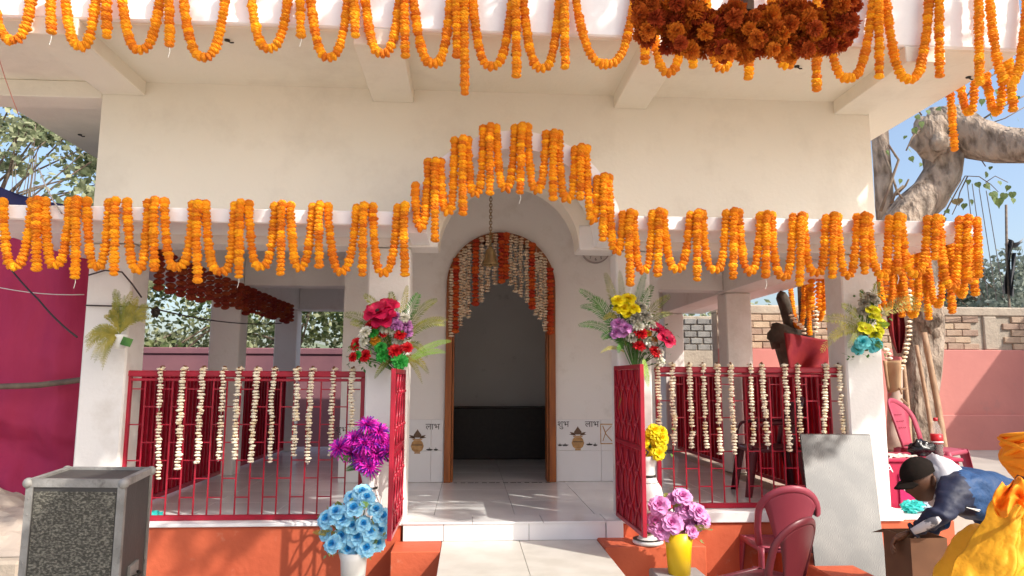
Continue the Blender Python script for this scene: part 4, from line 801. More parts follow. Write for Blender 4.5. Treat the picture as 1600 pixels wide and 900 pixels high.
for p, a, b in ((q0, ex_, ey_), (q1, ex_*-1, ey_), (q2, ex_*-1, ey_*-1), (q3, ex_, ey_*-1)): edge(p, a, b, .0, zt_-.036).build('corner_edge', alu, CT)
for p, r, L, a in ((q0, ex_, wq, ey_), (q1, ey_, dq, ex_*-1), (q3, ex_, wq, ey_*-1), (q0, ey_, dq, ex_)):
    quadbox(p+r*.002, p+r*(L-.002), p+r*(L-.002)+a*.033, p+r*.002+a*.033, zt_-.035, zt_).build('top_edge', alu, CT) if r is ex_ else quadbox(p+r*.034+a*.001, p+r*(L-.034)+a*.001, p+r*(L-.034)+a*.032, p+r*.034+a*.032, zt_-.034, zt_-.001).build('top_edge', alu, CT)
for p in (q0, q1, q2, q3): MB().ball(sh(p, .965)+Vector((0, 0, zt_-.018)), .024, 10, 8).build('corner_cap', alu, CT, smooth=True)
c = q1+ey_*.23+Vector((0, 0, .58)); hd = MB(); ha = [c+ey_*a_+Vector((0, 0, z_)) + ex_*.006 for a_, z_ in ((-.07, -.05), (.07, -.05), (.07, .05), (-.07, .05))]; hd.add([h for h in ha]+[h+ex_*-.02 for h in ha], [(0, 1, 2, 3), (0, 4, 5, 1), (1, 5, 6, 2), (2, 6, 7, 3), (3, 7, 4, 0)]); hd.build('handle_dish', alu, CT)
MB().tube([c+ey_*-.045+ex_*.012, c+ey_*-.03+ex_*.03, c+ey_*.03+ex_*.03, c+ey_*.045+ex_*.012], .008, 8).build('handle', dark, CT, smooth=True)
for k in range(14):
    for p, sgn in ((q0, 1), (q1, -1)): MB().ball(p+ex_*.017*sgn+ey_*-.001+Vector((0, 0, .05+k*.07)), .004, 6, 4).build('rivet', alu, CT)
# ------------------------------------------------------------------ left: tent, ledge, crumpled sheet, pole, cables
tentm = mat('magenta_tent_cloth', (.47, .035, .095), .8, (.40, .025, .09), 1.5, .3, 5, bdist=.05, stretch=(2, 2, .6)); navy = mat('navy_tarpaulin', (.02, .02, .09), .6, (.03, .03, .13), 2)
TN = thing('tent', 'magenta cloth tent wall under a navy blue roof sheet, at the left edge', 'tent', (-4.2, 6.3, 0))
def tw(u, v):
    x = -9.2+6.13*u; z = .22+2.60*v+(-.32*(u-.45) if v > .9 else 0)*(v-.9)*8
    hem = (1-v)**3*.25*(.5+.5*math.sin(u*31))
    y = 6.30+.05*math.sin(u*38+1.5*v)+.03*math.sin(u*83+4*v)+.035*noise.noise(Vector((u*60, v*5+u*8, 2)))+.03*abs(noise.noise(Vector((u*30+v*14, v*20, 7))))*(1.6-v)+.10*noise.noise(Vector((u*7, v*3, 0)))+.16*(1-v)**2*math.sin(v*26+u*9)*(.6+.4*noise.noise(Vector((u*9, v*4, 5))))
    return (x, y-.25*(1-v)**2, z+hem)
MB().grid(tw, 130, 70).build('side_cloth', tentm, TN, smooth=True)
rp_ = lambda px, py, Y: P(px, py, Y)
A_, B_, = P(-60, 262, 6.1), P(128, 322, 6.1)
MB().grid(lambda u, v: tuple(A_.lerp(B_, u*1.0)*(1-v)+(A_.lerp(B_, u)+Vector((-.5, .9, -.42)))*v+Vector((0, 0, -.04*math.sin(u*3.1)))) if 0 else (A_.x+(B_.x-A_.x)*u, 6.1+v*4, A_.z+(B_.z-A_.z)*u-.07*math.sin(u*3.14)-.12*math.sin(v*3.1)), 20, 12, thick=.004).build('roof_sheet', navy, TN, smooth=True)
MB().grid(lambda u, v: (A_.x+(B_.x-A_.x)*u, 6.12+.02*math.sin(u*30), A_.z+(B_.z-A_.z)*u-.07*math.sin(u*3.14)-.30*v*(1-.6*u)), 30, 4).build('roof_valance', navy, TN, smooth=True)
for x in (-3.2, -6.2): MB().tube([(x, 6.5, 0), (x, 6.5, 2.9)], .035, 8).build('pole', bamboo, TN, smooth=True)
t = MB().tube([P(-60, 607, 6.0), P(0, 604, 6.0), P(60, 602, 6.02), P(124, 594, 6.05), P(150, 590, 6.05)], .024, 10, rough=.15); tag(t.build('bamboo_pole', thinbark, smooth=True, origin=P(60, 602, 6)), 'dark wooden pole tied horizontally across the magenta tent cloth', 'pole')
ledge = MB().bbox((-8, 4.9, -.02), (-2.87, 6.9, .33), .02); tag(ledge.build('ledge', conc, origin=(-5, 5.5, 0)), 'low grey concrete ledge behind the speaker case', 'ledge')
sheetm = mat('crumpled_cream_sheet', (.42, .35, .29), .6, (.36, .30, .25), 4, .15, 12)
def crum(u, v):
    x = -5.0+2.1*u; y = 5.0+1.0*v; e = max(0, math.sin(math.pi*u)*math.sin(math.pi*min(1, v*1.15)))**.5
    return (x, y, .335+e*(.06+.50*u*u*v+.18*(1+noise.noise(Vector((u*5, v*4, 1))))+.10*abs(noise.noise(Vector((u*13, v*11, 3)))))*1.0)
tag(MB().grid(crum, 60, 40).build('plastic_sheet', sheetm, smooth=False, origin=(-4, 5.4, .33)), 'crumpled cream sheet heaped on the ledge below the magenta tent', 'sheet')
def cable(label, pts, r=.006, m=wirem, sm=True):
    tag(MB().tube(resample([Vector(p) for p in pts], .12) if 1 else pts, r, 6).build('cable', m, smooth=True, origin=pts[0]), label, 'cable')
def sag(a, b, s, n=16): return [a.lerp(b, k/n)-Vector((0, 0, s*4*(k/n)*(1-k/n))) for k in range(n+1)]
cable('dark cable running down across the magenta tent towards the left pillar', sag(P(15, 418, 5.9), P(60, 468, 5.6), .01)+sag(P(60, 468, 5.6), P(125, 530, 5.18), .02)[1:], .007)
cable('thin pale cable across the upper magenta tent', sag(P(-20, 445, 6.0), P(138, 460, 5.9), .03), .004, thread_m)
cable('dark cable curving over the left front pillar to the porch', sag(P(138, 430, 5.17), P(196, 427, 5.17), -.03)+sag(P(196, 427, 5.17), P(232, 478, 5.17), .01)[1:], .006)
cable('cable across the left front pillar below the foliage', sag(P(134, 477, 5.18), P(232, 480, 5.18), .0)+sag(P(232, 480, 5.3), P(440, 505, 7.6), .05)[1:], .006)
cable('thin pair of wires hanging from the roof at the top left', sag(P(-10, 60, 4.4), P(22, 160, 4.6), .02)+sag(P(22, 160, 4.6), P(30, 182, 4.62), .0)[1:], .003, mat('red_wire', (.5, .2, .15), .5))
cable('grey rope over the canopy edge at the left', sag(P(60, 262, 4.74), P(100, 338, 4.74), .03), .005, mat('grey_rope', (.42, .40, .38), .8))
t = MB(); a = P(243, 487, 5.5); t.ball(a, .045, 10, 8, .5, 3, sc=(.7, .6, 1)); tag(t.build('cable_bundle', dark, smooth=True, origin=a), 'small black bundle tied to the cable beside the left pillar', 'bundle')
a = P(242, 806, 5.35); t = MB().ball(a, .05, 12, 8, .6, 3, sc=(1.3, .7, .7)); teal = mat('teal_plastic', (.02, .42, .38), .35, (.04, .5, .46), 8)
tag(t.build('plastic_bag', teal, origin=a), 'small crumpled teal plastic bag on the floor behind the left railing', 'bag')
# mauve boundary wall and trees behind on the left
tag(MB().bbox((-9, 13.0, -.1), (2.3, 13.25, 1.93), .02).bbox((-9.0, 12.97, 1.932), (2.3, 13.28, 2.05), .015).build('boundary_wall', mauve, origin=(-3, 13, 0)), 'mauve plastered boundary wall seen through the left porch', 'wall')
# ------------------------------------------------------------------ right: brick and pink boundary wall
BW = thing('boundary_wall', 'old brick wall with concrete coping standing on pink plastered base, behind the yard', 'wall', (7, 10.6, 0))
YW = 10.56; xL = 3.80; xR = 15; zP = P(1530, 547, YW).z; zB = P(1530, 480, YW).z
MB().bbox((xL, YW+.03, -.1), (xR, YW+.26, zB-.10), .01).build('core', mortar, BW)
MB().bbox((xL, YW-.06, .3), (xR, YW+.028, zP), .01).build('pink_base', pinkwall, BW)
zl_ = P(1530, 648, YW).z
MB().bbox((xL, YW-.11, .3), (xR, YW-.061, zl_), .01).build('pink_ledge', pinkwall, BW)
cp = MB(); cp.grid(lambda u, v: (xL+(xR-xL)*u, YW-.01, zB-.13+.0*u+.14*v+.012*noise.noise(Vector((u*60, v*2, 0)))), 140, 4); 
MB().bbox((xL, YW-.01, zB-.145), (xR, YW+.28, zB-.0), .02).build('concrete_coping', conc, BW)
for px in (1547,): 
    c = P(px, 510, YW); col_ = MB(); col_.bbox((c.x-.11, YW-.012, zP+.002), (c.x+.11, YW+.2, zB-.147), .015); col_.build('concrete_column', conc, BW)
nrow = 5; rh = (zB-.147-zP)/nrow; BMS = []
for k in range(5):
    b_ = MB().bbox((0, 0, 0), (.262, .10, rh-.009), .008); b_.v = [tuple(Vector(v)+Vector((noise.noise(Vector(v)*9+Vector((k*7, 0, 0))), noise.noise(Vector(v)*9+Vector((0, k*7, 3))), noise.noise(Vector(v)*9+Vector((5, 0, k*7))))) * .006) for v in b_.v]
    BMS.append(mesh_of(b_, 'brick', brickm, False))
colx = P(1547, 510, YW).x
for r_ in range(nrow):
    x = xL-.1+(.13 if r_ % 2 else 0)
    while x < 9.6:
        if x > xL-.05 and not (colx-.33 < x < colx+.09): inst('brick', random.choice(BMS), BW, Vector((x+ru(-.006, .006), YW-.002+ru(-.012, .006), zP+.008+r_*rh))-WL[BW.name], None, (ru(.94, 1.03), 1, ru(.93, 1.0)))
        x += .268
tag(MB().bbox((10.5, 4.0, -.1), (14, 9.1, 4.6), .03).build('occluder', cream, origin=(12, 6, 0)), 'added cream block casting the shadow edge on the pink wall, past the right frame edge', 'occluder')  # unseen block added to throw the slanting shade onto the pink wall
# shade grey brick wall in the gap behind the right side of the porch
B2 = thing('brick_wall', 'weathered grey brick wall standing in shade behind the porch, seen past the rear pillar', 'wall', (3.6, 12.6, 0))
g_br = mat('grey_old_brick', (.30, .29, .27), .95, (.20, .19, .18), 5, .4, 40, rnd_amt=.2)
y2 = 12.6; zt2_ = P(1100, 492, y2).z; MB().bbox((3.2, y2+.03, -.1), (5.2, y2+.25, zt2_-.02), .01).build('core', mortar, B2)
zlow = P(1100, 548, y2).z; MB().bbox((3.2, y2-.05, -.1), (5.2, y2+.028, zlow), .01).build('plaster_base', conc, B2)
BG = [mesh_of(MB().bbox((0, 0, 0), (.22, .1, .10), .01), 'brick', g_br, False)]
r_ = 0; z = zlow+.01
while z < zt2_-.1:
    x = 3.2+(.12 if r_ % 2 else 0)
    while x < 5.1: inst('brick', BG[0], B2, Vector((x+ru(-.006, .006), y2+ru(-.01, .008), z))-WL[B2.name], None, (ru(.93, 1.03), 1, 1)); x += .24
    z += .118; r_ += 1
# ------------------------------------------------------------------ trees
def leaf_cloud(mb, centers, n, size, spread, mi=0, flat=.7):
    for k in range(n):
        c, R = random.choice(centers); 
        while True:
            d = Vector((ru(-1, 1), ru(-1, 1), ru(-1, 1)))
            if .25 < d.length < 1: break
        p = c+Vector((d.x*R, d.y*R, d.z*R*flat)); s = size*ru(.6, 1.3); a = Vector((ru(-1, 1), ru(-1, 1), ru(-1, .4))).normalized(); b = a.cross(Vector((ru(-1, 1), ru(-1, 1), ru(-1, 1)))).normalized()
        mb.add([p-a*s*.5, p+b*s*.33, p+a*s*.5, p-b*s*.33], [(0, 1, 2, 3)], mi)
def tree(name, label, base, H, R, n, size, lm, nb=9, trunk=.16, zc=.62, ncl=26, cl=.34, group=None):
    base = Vector(base); T_ = thing(name, label, 'tree', base, group=group); tr = MB(); top = base+Vector((ru(-.3, .3), ru(-.3, .3), H*.55)); tr.tube([base, base.lerp(top, .5)+Vector((ru(-.15, .15), 0, 0)), top], [trunk, trunk*.75, trunk*.5], 10, rough=.2)
    cs = []
    for i in range(ncl):
        a = ru(0, 6.28); q = ru(.2, 1)**.6; z = ru(-1, 1); rr_ = R*q*math.sqrt(max(.05, 1-z*z*.8)); c = base+Vector((math.cos(a)*rr_, math.sin(a)*rr_, H*zc+z*H*(1-zc)*.85)); cs.append((c, R*cl*ru(.6, 1.2)))
    for i in range(nb*2):
        c = random.choice(cs)[0]; s0 = base.lerp(top, ru(.45, 1)); m_ = (s0+c)/2+Vector((ru(-.2, .2), ru(-.2, .2), ru(0, .3)))*R*.3; tr.tube([s0, m_, c], [trunk*.35, trunk*.2, trunk*.06], 6)
    tr.build('trunk', thinbark, T_, smooth=True); cr_ = MB(); leaf_cloud(cr_, cs, n, size, R); cr_.build('crown', lm, T_)
    return T_
lf_pale = leafmat('pale_dusty_leaves', (.14, .18, .08), (.44, .46, .28)); lf_mid = leafmat('mid_green_leaves', (.035, .07, .02), (.17, .20, .07)); lf_far = leafmat('far_hazed_leaves', (.17, .21, .17), (.30, .33, .27), 1.2)  # far leaf colours are greyed to carry the haze of distance
tree('pale_tree', 'pale dusty-leaved tree with open branches above the tent at the top left', (-9.6, 13.8, 0), 8.2, 4.2, 19000, .17, lf_pale, 34, .10, .62, 120, .15)
tree('pale_tree', 'thin leafy tree beside the left end of the building, over the navy roof sheet', (-7.6, 12.4, 0), 6.0, 1.9, 1500, .12, lf_pale, 40, .045, .72, 22, .28)
for i, (x, y, h, r, w_) in enumerate([(-7.6, 16.5, 4.6, 2.4, 'leftmost, next to the left front pillar'), (-4.4, 17.5, 4.4, 2.2, 'between the rear pillars'), (-2.0, 17, 4.6, 2.2, 'rightmost, beside the sanctum wall'), (-6.0, 18.5, 5.2, 2.2, 'behind the others')]):
    tree('garden_tree', f'sunlit bushy tree seen through the left porch, {w_}', (x, y, 0), h, r, 4200, .16, [lf_mid, lf_pale][i % 2], 8, .14, .52, 30, .36, group='trees seen through the left porch')
for i, (x, y, h, r, w_) in enumerate([(5.6, 17, 4.2, 2.0, 'behind the grey brick wall'), (4.2, 18, 3.6, 1.6, 'seen between the rear pillar and the sanctum')]):
    tree('garden_tree', f'sunlit tree on the right side, {w_}', (x, y, 0), h, r, 2600, .16, lf_pale, 8, .12, .55, 22, .36)
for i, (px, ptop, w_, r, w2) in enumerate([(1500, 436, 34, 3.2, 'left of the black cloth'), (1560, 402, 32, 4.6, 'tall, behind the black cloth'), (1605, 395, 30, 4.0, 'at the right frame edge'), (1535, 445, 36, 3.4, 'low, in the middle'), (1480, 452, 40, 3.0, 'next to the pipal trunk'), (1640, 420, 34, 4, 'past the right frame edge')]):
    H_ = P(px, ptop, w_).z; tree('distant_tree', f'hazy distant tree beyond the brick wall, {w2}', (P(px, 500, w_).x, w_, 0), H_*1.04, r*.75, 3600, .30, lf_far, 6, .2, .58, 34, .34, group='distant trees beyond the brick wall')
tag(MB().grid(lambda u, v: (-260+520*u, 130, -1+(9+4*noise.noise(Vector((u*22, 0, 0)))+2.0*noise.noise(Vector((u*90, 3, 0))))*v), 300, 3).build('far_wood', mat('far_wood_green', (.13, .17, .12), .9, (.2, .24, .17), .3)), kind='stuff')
# pipal tree: trunk, bough, hanging roots
PT = thing('pipal_tree', 'old pipal tree with knotted trunk and huge twisted bough at the right', 'tree', (5.55, 8.3, .4))
Yt = 8.3; q = lambda px, py, dy=0: P(px, py, Yt+dy)
MB().tube([q(1425, 735), q(1428, 700), q(1430, 640), q(1433, 580), q(1432, 520), q(1428, 470), q(1420, 420), q(1405, 372), q(1392, 340)], [.30, .26, .24, .24, .27, .33, .30, .25, .20], 20, rough=.35).build('trunk', bark, PT, smooth=True)
kn = MB(); kn.ball(q(1448, 480, -.25), .20, 18, 12, .5, 3, sc=(.8, .7, 1.5)); kn.ball(q(1455, 510, -.15), .15, 14, 10, .5, 3, sc=(.8, .7, 1.4)); kn.build('burl', bark, PT, smooth=True)
bo = MB(); bo.tube([q(1395, 385), q(1412, 350), q(1432, 325), q(1455, 300), q(1474, 272), q(1478, 240), q(1468, 215), q(1470, 202), q(1495, 200, -.1), q(1525, 215, -.3), q(1560, 227, -.5), q(1610, 228, -.8), q(1700, 200, -1.2), q(1850, 90, -2.0)], [.27, .25, .24, .23, .22, .24, .30, .31, .27, .24, .22, .20, .17, .12], 22, rough=.28); bo.build('bough', bark, PT, smooth=True)
kb = MB(); kb.ball(q(1455, 212, -.12), .26, 18, 14, .35, 2.2, sc=(.8, .8, 1.1)); kb.ball(q(1468, 222, -.28), .12, 14, 10, .3, 3); kb.build('burl', bark, PT, smooth=True)
MB().tube([q(1388, 360, .3), q(1384, 320, .3), q(1380, 270, .3), q(1376, 225, .3), q(1372, 170, .3), q(1366, 80, .3)], [.12, .11, .10, .10, .10, .08], 14, rough=.3).build('side_trunk', bark, PT, smooth=True)
for pts, r in (([(1376, 330), (1390, 290), (1404, 250), (1388, 226)], .02), ([(1392, 318), (1400, 300), (1412, 290)], .018), ([(1400, 305), (1415, 290), (1420, 280)], .014), ([(1380, 235), (1402, 300), (1410, 310)], .016), ([(1470, 345), (1494, 300), (1508, 275), (1530, 276), (1548, 288), (1560, 300)], .009), ([(1512, 275), (1500, 300), (1495, 320), (1488, 335)], .008), ([(1540, 285), (1555, 275), (1575, 285)], .006), ([(1440, 200), (1425, 215), (1416, 235)], .012), ([(1530, 190), (1560, 170), (1600, 150)], .012), ([(1500, 160), (1530, 130), (1580, 100)], .012), ([(1540, 195), (1570, 185), (1605, 165)], .008), ([(1520, 230), (1532, 248), (1540, 260)], .008), ([(1440, 180), (1432, 168), (1420, 172)], .01), ([(1530, 130), (1545, 150), (1560, 175)], .006)):
    MB().tube([q(x, y, -.2-.05*i) for i, (x, y) in enumerate(pts)], [r*(1-.12*i) for i in range(len(pts))], 7).build('branch', thinbark, PT, smooth=True)
lfg = leafmat('pipal_leaf_green', (.08, .15, .05), (.20, .27, .09), 2, .3); lfb = leafmat('pipal_leaf_brown', (.16, .11, .04), (.26, .2, .08), 2, .3)
def heart():
    pts = [(0, 0), (.18, .08), (.42, -.02), (.5, -.3), (.36, -.6), (.12, -.88), (0, -1.2), (-.12, -.88), (-.36, -.6), (-.5, -.3), (-.42, -.02), (-.18, .08)]
    mb = MB(); vs = [(x, .12*abs(x), z) for x, z in pts]+[(0, -.0, -.35)]; mb.add(vs, [(i, (i+1) % 12, 12) for i in range(12)]); return mb
hm = [mesh_of(heart(), 'leaf', lfg, False), mesh_of(heart(), 'leaf', lfb, False)]
for (x, y, s, k) in [(1484, 305, 9, 0), (1490, 312, 10, 1), (1500, 310, 9, 1), (1507, 318, 9, 0), (1478, 328, 8, 0), (1474, 340, 7, 0), (1513, 281, 7, 0), (1519, 312, 8, 0), (1527, 285, 9, 0), (1543, 270, 9, 0), (1540, 287, 10, 0), (1562, 283, 7, 0), (1550, 300, 12, 0), (1560, 310, 13, 0), (1570, 302, 11, 0), (1582, 300, 10, 0), (1576, 290, 8, 0), (1553, 306, 11, 0), (1584, 310, 8, 0), (1423, 245, 8, 0), (1420, 232, 7, 0), (1415, 212, 6, 0), (1428, 200, 9, 0), (1440, 190, 9, 0), (1432, 180, 8, 0),
                     (1450, 172, 7, 0), (1465, 168, 8, 0), (1535, 155, 9, 0), (1548, 180, 8, 0), (1556, 196, 8, 0), (1545, 165, 8, 0), (1575, 198, 7, 0), (1530, 188, 7, 0), (1560, 140, 9, 0), (1590, 150, 8, 0), (1520, 150, 8, 0), (1398, 240, 6, 0), (1392, 262, 6, 0), (1548, 260, 6, 0), (1590, 185, 6, 0), (1440, 255, 6, 0), (1386, 235, 8, 0), (1408, 280, 7, 0)]:
    qd = Quaternion((0, 0, 1), ru(-1, 1)) @ Quaternion((1, 0, 0), ru(-.5, .4)) @ Quaternion((0, 1, 0), ru(-.6, .6)); inst('leaf', hm[k], PT, q(x, y, -.3)-WL[PT.name], qd, (s*.0085,)*3)
# the same tree's crown spreads over the forecourt, above and in front of the frame, and dapples the light
cw = MB(); cs = []
random.seed(5)
for k in range(62):
    tgt = Vector((ru(-3.2, 3.8), ru(4.4, 5.6), ru(.6, 4.0))) if k > 9 else Vector((ru(-3.0, -2.2), 5.2, ru(1.1, 1.9))) if k < 6 else Vector((ru(-2.4, -.6), 5.2, ru(.1, .5))); L_ = ru(5.4, 7.4)
    c_ = tgt+sd*L_
    if c_.z > 4.6+c_.y*.25 and c_.z > 4.9: cs.append((c_, ru(.22, .5)))
leaf_cloud(cw, cs, 5200, .13, 1, flat=.5)
cw.build('crown', lfg, PT)
br_ = MB(); hub = q(1850, 90, -2.0); far_ = Vector((3.4, .8, 6.9)); br_.tube([hub, hub.lerp(far_, .5)+Vector((0, 0, .5)), far_], [.12, .10, .07], 10, rough=.2)
for c_, r_c in cs: m_ = far_.lerp(c_, .5)+Vector((ru(-.2, .2), ru(-.2, .2), ru(.0, .3))); br_.tube([far_, m_, c_], [.028, .018, .006], 5)
br_.build('bough', bark, PT, smooth=True)
# black cloth on a pole, hanging wires
t = thing('flag_pole', 'thin pole with a torn black cloth hanging beyond the brick wall', 'flag', (P(1574, 475, 16).x, 16, 0)); 
MB().tube([P(1572, 320, 16), P(1573, 400, 16), P(1577, 480, 16), Vector((P(1577, 480, 16).x, 16, 0))], .03, 6).build('pole', thinbark, t, smooth=True)
clm = mat('black_cloth', (.045, .045, .05), .9)
def bc(u, v): x = 1571+9*u+4*math.sin(v*5+u*3)-(1-v)*-4*u; y = 372+86*v+u*6; p_ = P(x, y, 16+.12*math.sin(u*9+v*4)); return tuple(p_)
MB().grid(bc, 10, 18).build('cloth', clm, t, smooth=True); MB().grid(lambda u, v: tuple(P(1572+28*u+6*v*(1-u), 372+14*v*(1-u)-2*u+8*math.sin(u*3), 16+.1*math.sin(u*6))), 12, 4).build('cloth', mat('grey_cloth', (.22, .22, .22), .9), t, smooth=True)
MB().grid(lambda u, v: tuple(P(1580+8*u-6*v*u, 395+65*v, 15.9+.1*math.sin(u*5+v*7))), 8, 14).build('cloth', clm, t, smooth=True)
for i, (a, b, c_, d) in enumerate([(1511, 284, 1533, 475), (1519, 287, 1545, 474), (1530, 295, 1558, 474), (1541, 298, 1570, 473)]):
    cable(f'thin stay wire hanging beside the pipal leaves, {ORD[i]} from the left', sag(P(a, b, 9.0), P(c_, d, 10.4), .0), .0055, mat('grey_wire', (.16, .16, .17), .6))
# poles, red cloth, bead garland and bits around the trunk
for i, (x0, y0, x1, y1, w_) in enumerate([(1444, 520, 1481, 735, 'rightmost'), (1432, 540, 1462, 720, 'middle'), (1412, 570, 1424, 720, 'short, left of the trunk'), (1398, 560, 1396, 715, 'thick, nearest the pillar')]):
    r_ = [.034, .022, .02, .075][i]; tag(MB().tube(resample([P(x0, y0, 7.75), P((x0+x1)/2+2, (y0+y1)/2, 7.6), P(x1, y1, 7.4)], .15), r_, 10, rough=.12).build('bamboo_pole', bamboo if i != 3 else mat('painted_post', (.42, .31, .25), .8, (.5, .12, .12), 6, contrast=(.55, .7)), smooth=True, origin=P(x1, y1, 7.4)), f'bamboo pole leaning on the pipal trunk, {w_}', 'pole')
redc = mat('red_cloth', (.17, .005, .014), .85, (.24, .015, .015), 6, .1, 30)
def drape(u, v): x = 1390+22*(u-.0)*(1-.45*abs(v-.5)*2)+4*math.sin(v*6); y = 468+96*v-10*math.sin(u*3.1)*(1-v); return tuple(P(x+6*v*0, y, 7.72+.05*math.sin(u*14+v*3)))
def scarf(u, v):
    w = (7+7*math.sin(math.pi*min(1, v*1.0))**.7)*(1-.55*v**4); x = 1397+8*v+ (u-.5)*2*w; y = 470+82*v; return tuple(P(x, y, 7.70+.05*math.sin(u*16+v*2)))
tag(MB().grid(scarf, 18, 24).build('scarf', redc, smooth=True, origin=P(1402, 470, 7.7)), 'red and orange votive cloth tied round the pipal trunk', 'scarf')
t = thing('bead_garland', 'long cream popcorn garland hanging in a V on the pipal trunk', 'garland', P(1423, 465, 7.6))
pop_string(t, [P(1421, 455, 7.6), P(1421, 500, 7.6), P(1418, 540, 7.6), P(1410, 572, 7.6), P(1402, 583, 7.6), P(1392, 572, 7.6), P(1384, 545, 7.6)], r=.036, step=.05, gap=0)
t = thing('bead_garland', 'cream popcorn string on the stump behind the right pillar', 'garland', P(1272, 480, 7.0)); pop_string(t, [P(1274, 480, 7.0), P(1275, 500, 7.0), P(1274, 524, 7.0)], r=.03, step=.042, gap=0)
t = thing('bead_garland', 'slanting cream popcorn string on the dark stump', 'garland', P(1235, 490, 7.2)); pop_string(t, [P(1236, 492, 7.2), P(1245, 505, 7.2), P(1256, 512, 7.2), P(1258, 522, 7.2)], r=.03, step=.042, gap=0)
pk = MB(); c = P(1392, 582, 7.55); pk.grid(lambda u, v: (c.x+(u-.5)*.17*(1-.3*v), c.y+.04*math.sin(u*5), c.z+.13-(.30+.05*math.sin(u*3))*v), 10, 10, thick=.03); tag(pk.build('cloth_bundle', mat('tan_cloth', (.42, .28, .16), .9, (.36, .22, .12), 8), smooth=True, origin=c), 'tan cloth bundle tied on the trunk beside the white pillar', 'bundle')
tw_ = MB()
for k in range(9):
    a = P(1405+ru(-6, 12), 600+ru(0, 70), 7.5); tw_.tube([a, a+Vector((ru(-.12, .12), -.03, ru(-.08, .12)))], .012, 5)
tag(tw_.build('twigs', bamboo, origin=P(1410, 640, 7.5)), 'bundle of broken twigs and roots hanging at the pipal trunk', 'twigs')
# dark stump with red cloth behind the right railing
S = thing('tree_stump', 'dark gnarled stump with broken limbs and a red cloth, behind the right railing', 'tree stump', P(1235, 600, 7.9))
MB().tube([P(1250, 640, 7.9), P(1240, 570, 7.9), P(1230, 525, 7.9), P(1212, 520, 7.8)], [.16, .15, .16, .12], 12, rough=.4).build('trunk', mat('dark_bark', (.12, .095, .075), .95, (.05, .04, .03), 6, .8, 9), S, smooth=True)
for pts, r in (([(1250, 560), (1240, 510), (1228, 475), (1220, 462), (1216, 460)], .09), ([(1258, 560), (1262, 500), (1258, 450), (1262, 400)], .10), ([(1215, 520), (1208, 528), (1212, 545)], .06), ([(1245, 530), (1237, 495), (1222, 470)], .05)):
    MB().tube([P(x, y, 7.9) for x, y in pts], [r*(1-.12*i) for i in range(len(pts))], 10, rough=.4).build('limb', MATS['dark_bark'], S, smooth=True)
MB().grid(lambda u, v: tuple(P(1225+72*u*(1-.2*v)+8*v, 520+12*u+(58-8*u)*v, 7.6-.12*math.sin(u*7+v*3)*v)), 18, 14, thick=.01).build('red_cloth', redc, S, smooth=True)
# ------------------------------------------------------------------ red table with things on it
tabm = mat('crimson_painted_box', (.46, .02, .07), .35, (.38, .016, .06), 3, .05, 20, dirt=((.6, .3, .3), 9, .68, .85)); a, b_ = P(1376, 712, 5.62), P(1490, 709, 5.62); zt_ = P(1440, 716, 5.55).z
TB = thing('red_cabinet', 'crimson painted box cabinet with white scrawled lettering, behind the bending man', 'cabinet', (4.0, 5.8, .4))
MB().bbox((a.x, 5.55, FL-.04), (b_.x, 6.0, zt_-.03), .01).build('cabinet_body', tabm, TB); MB().bbox((a.x-.02, 5.53, zt_-.029), (b_.x+.02, 6.03, zt_), .008).build('cabinet_top', tabm, TB)
MB().bbox((a.x+.09, 5.535, FL+.02), (b_.x-.02, 5.549, zt_-.12), .003).build('cabinet_door', mat('crimson_door', (.50, .016, .12), .35, (.42, .014, .10), 3), TB)
whp = mat('white_lettering', (.8, .78, .76), .6)
c = P(1416, 765, 5.53); text('Q.', .11, (c.x, 5.533, c.z), whp, TB); c = P(1391, 738, 5.54); text('A', .09, (c.x+.0, 5.547, c.z), whp, TB); c = P(1392, 720, 5.54); text('4', .075, (c.x, 5.547, c.z-.01), whp, TB)
tag(MB().bbox((3.17, 5.18, FL-.02), (3.62, 5.50, FL+.01), .006).build('ledge_slab', marble, origin=(3.4, 5.3, FL)), 'pale stone slab on the plinth at the foot of the red cabinet', 'slab')
c = P(1464, 690, 5.7); BT = thing('bottle', 'cola bottle with red label standing on the red cabinet', 'bottle', (c.x, 5.7, zt_)); s_ = .30
glass = mat('clear_plastic', (.75, .70, .66), .12, alpha=.22); cola = mat('cola', (.04, .008, .006), .15)
prof = [(.0, 0), (.038, 0), (.043, .01), (.040, .05), (.044, .09), (.044, .17), (.040, .20), (.026, .25), (.014, .28), (.013, .30), (0, .30)]
MB().lathe([(0, .002), (.037, .002), (.041, .01), (.038, .05), (.042, .088), (.042, .13), (0, .131)], (c.x, 5.7, zt_), 20).build('cola', cola, BT, smooth=True); MB().lathe(prof, (c.x, 5.7, zt_), 20).build('bottle_shell', glass, BT, smooth=True)
MB().lathe([(.0452, .10), (.0455, .10), (.0455, .18), (.0452, .18)], (c.x, 5.7, zt_), 24).build('label', mat('red_label', (.55, .02, .03), .4), BT, smooth=True); MB().lathe([(.016, .285), (.017, .285), (.017, .312), (0, .312)], (c.x, 5.7, zt_), 14).build('cap', mat('cap_red', (.5, .02, .03), .4), BT, smooth=True)
MB().lathe([(.0458, .108), (.046, .108), (.046, .122), (.0458, .122)], (c.x, 5.7, zt_), 24).build('label_band', whp, BT, smooth=True)
c = P(1440, 698, 5.72); tag(MB().ball((c.x, 5.72, zt_+.055), .085, 22, 14, .55, 3.2, sc=(1.25, .8, .78)).build('plastic_bag', mat('black_plastic', (.012, .012, .013), .22, bump=.5, bscale=20), smooth=True, origin=(c.x, 5.7, zt_)), 'crumpled black plastic bag on the red cabinet', 'bag')
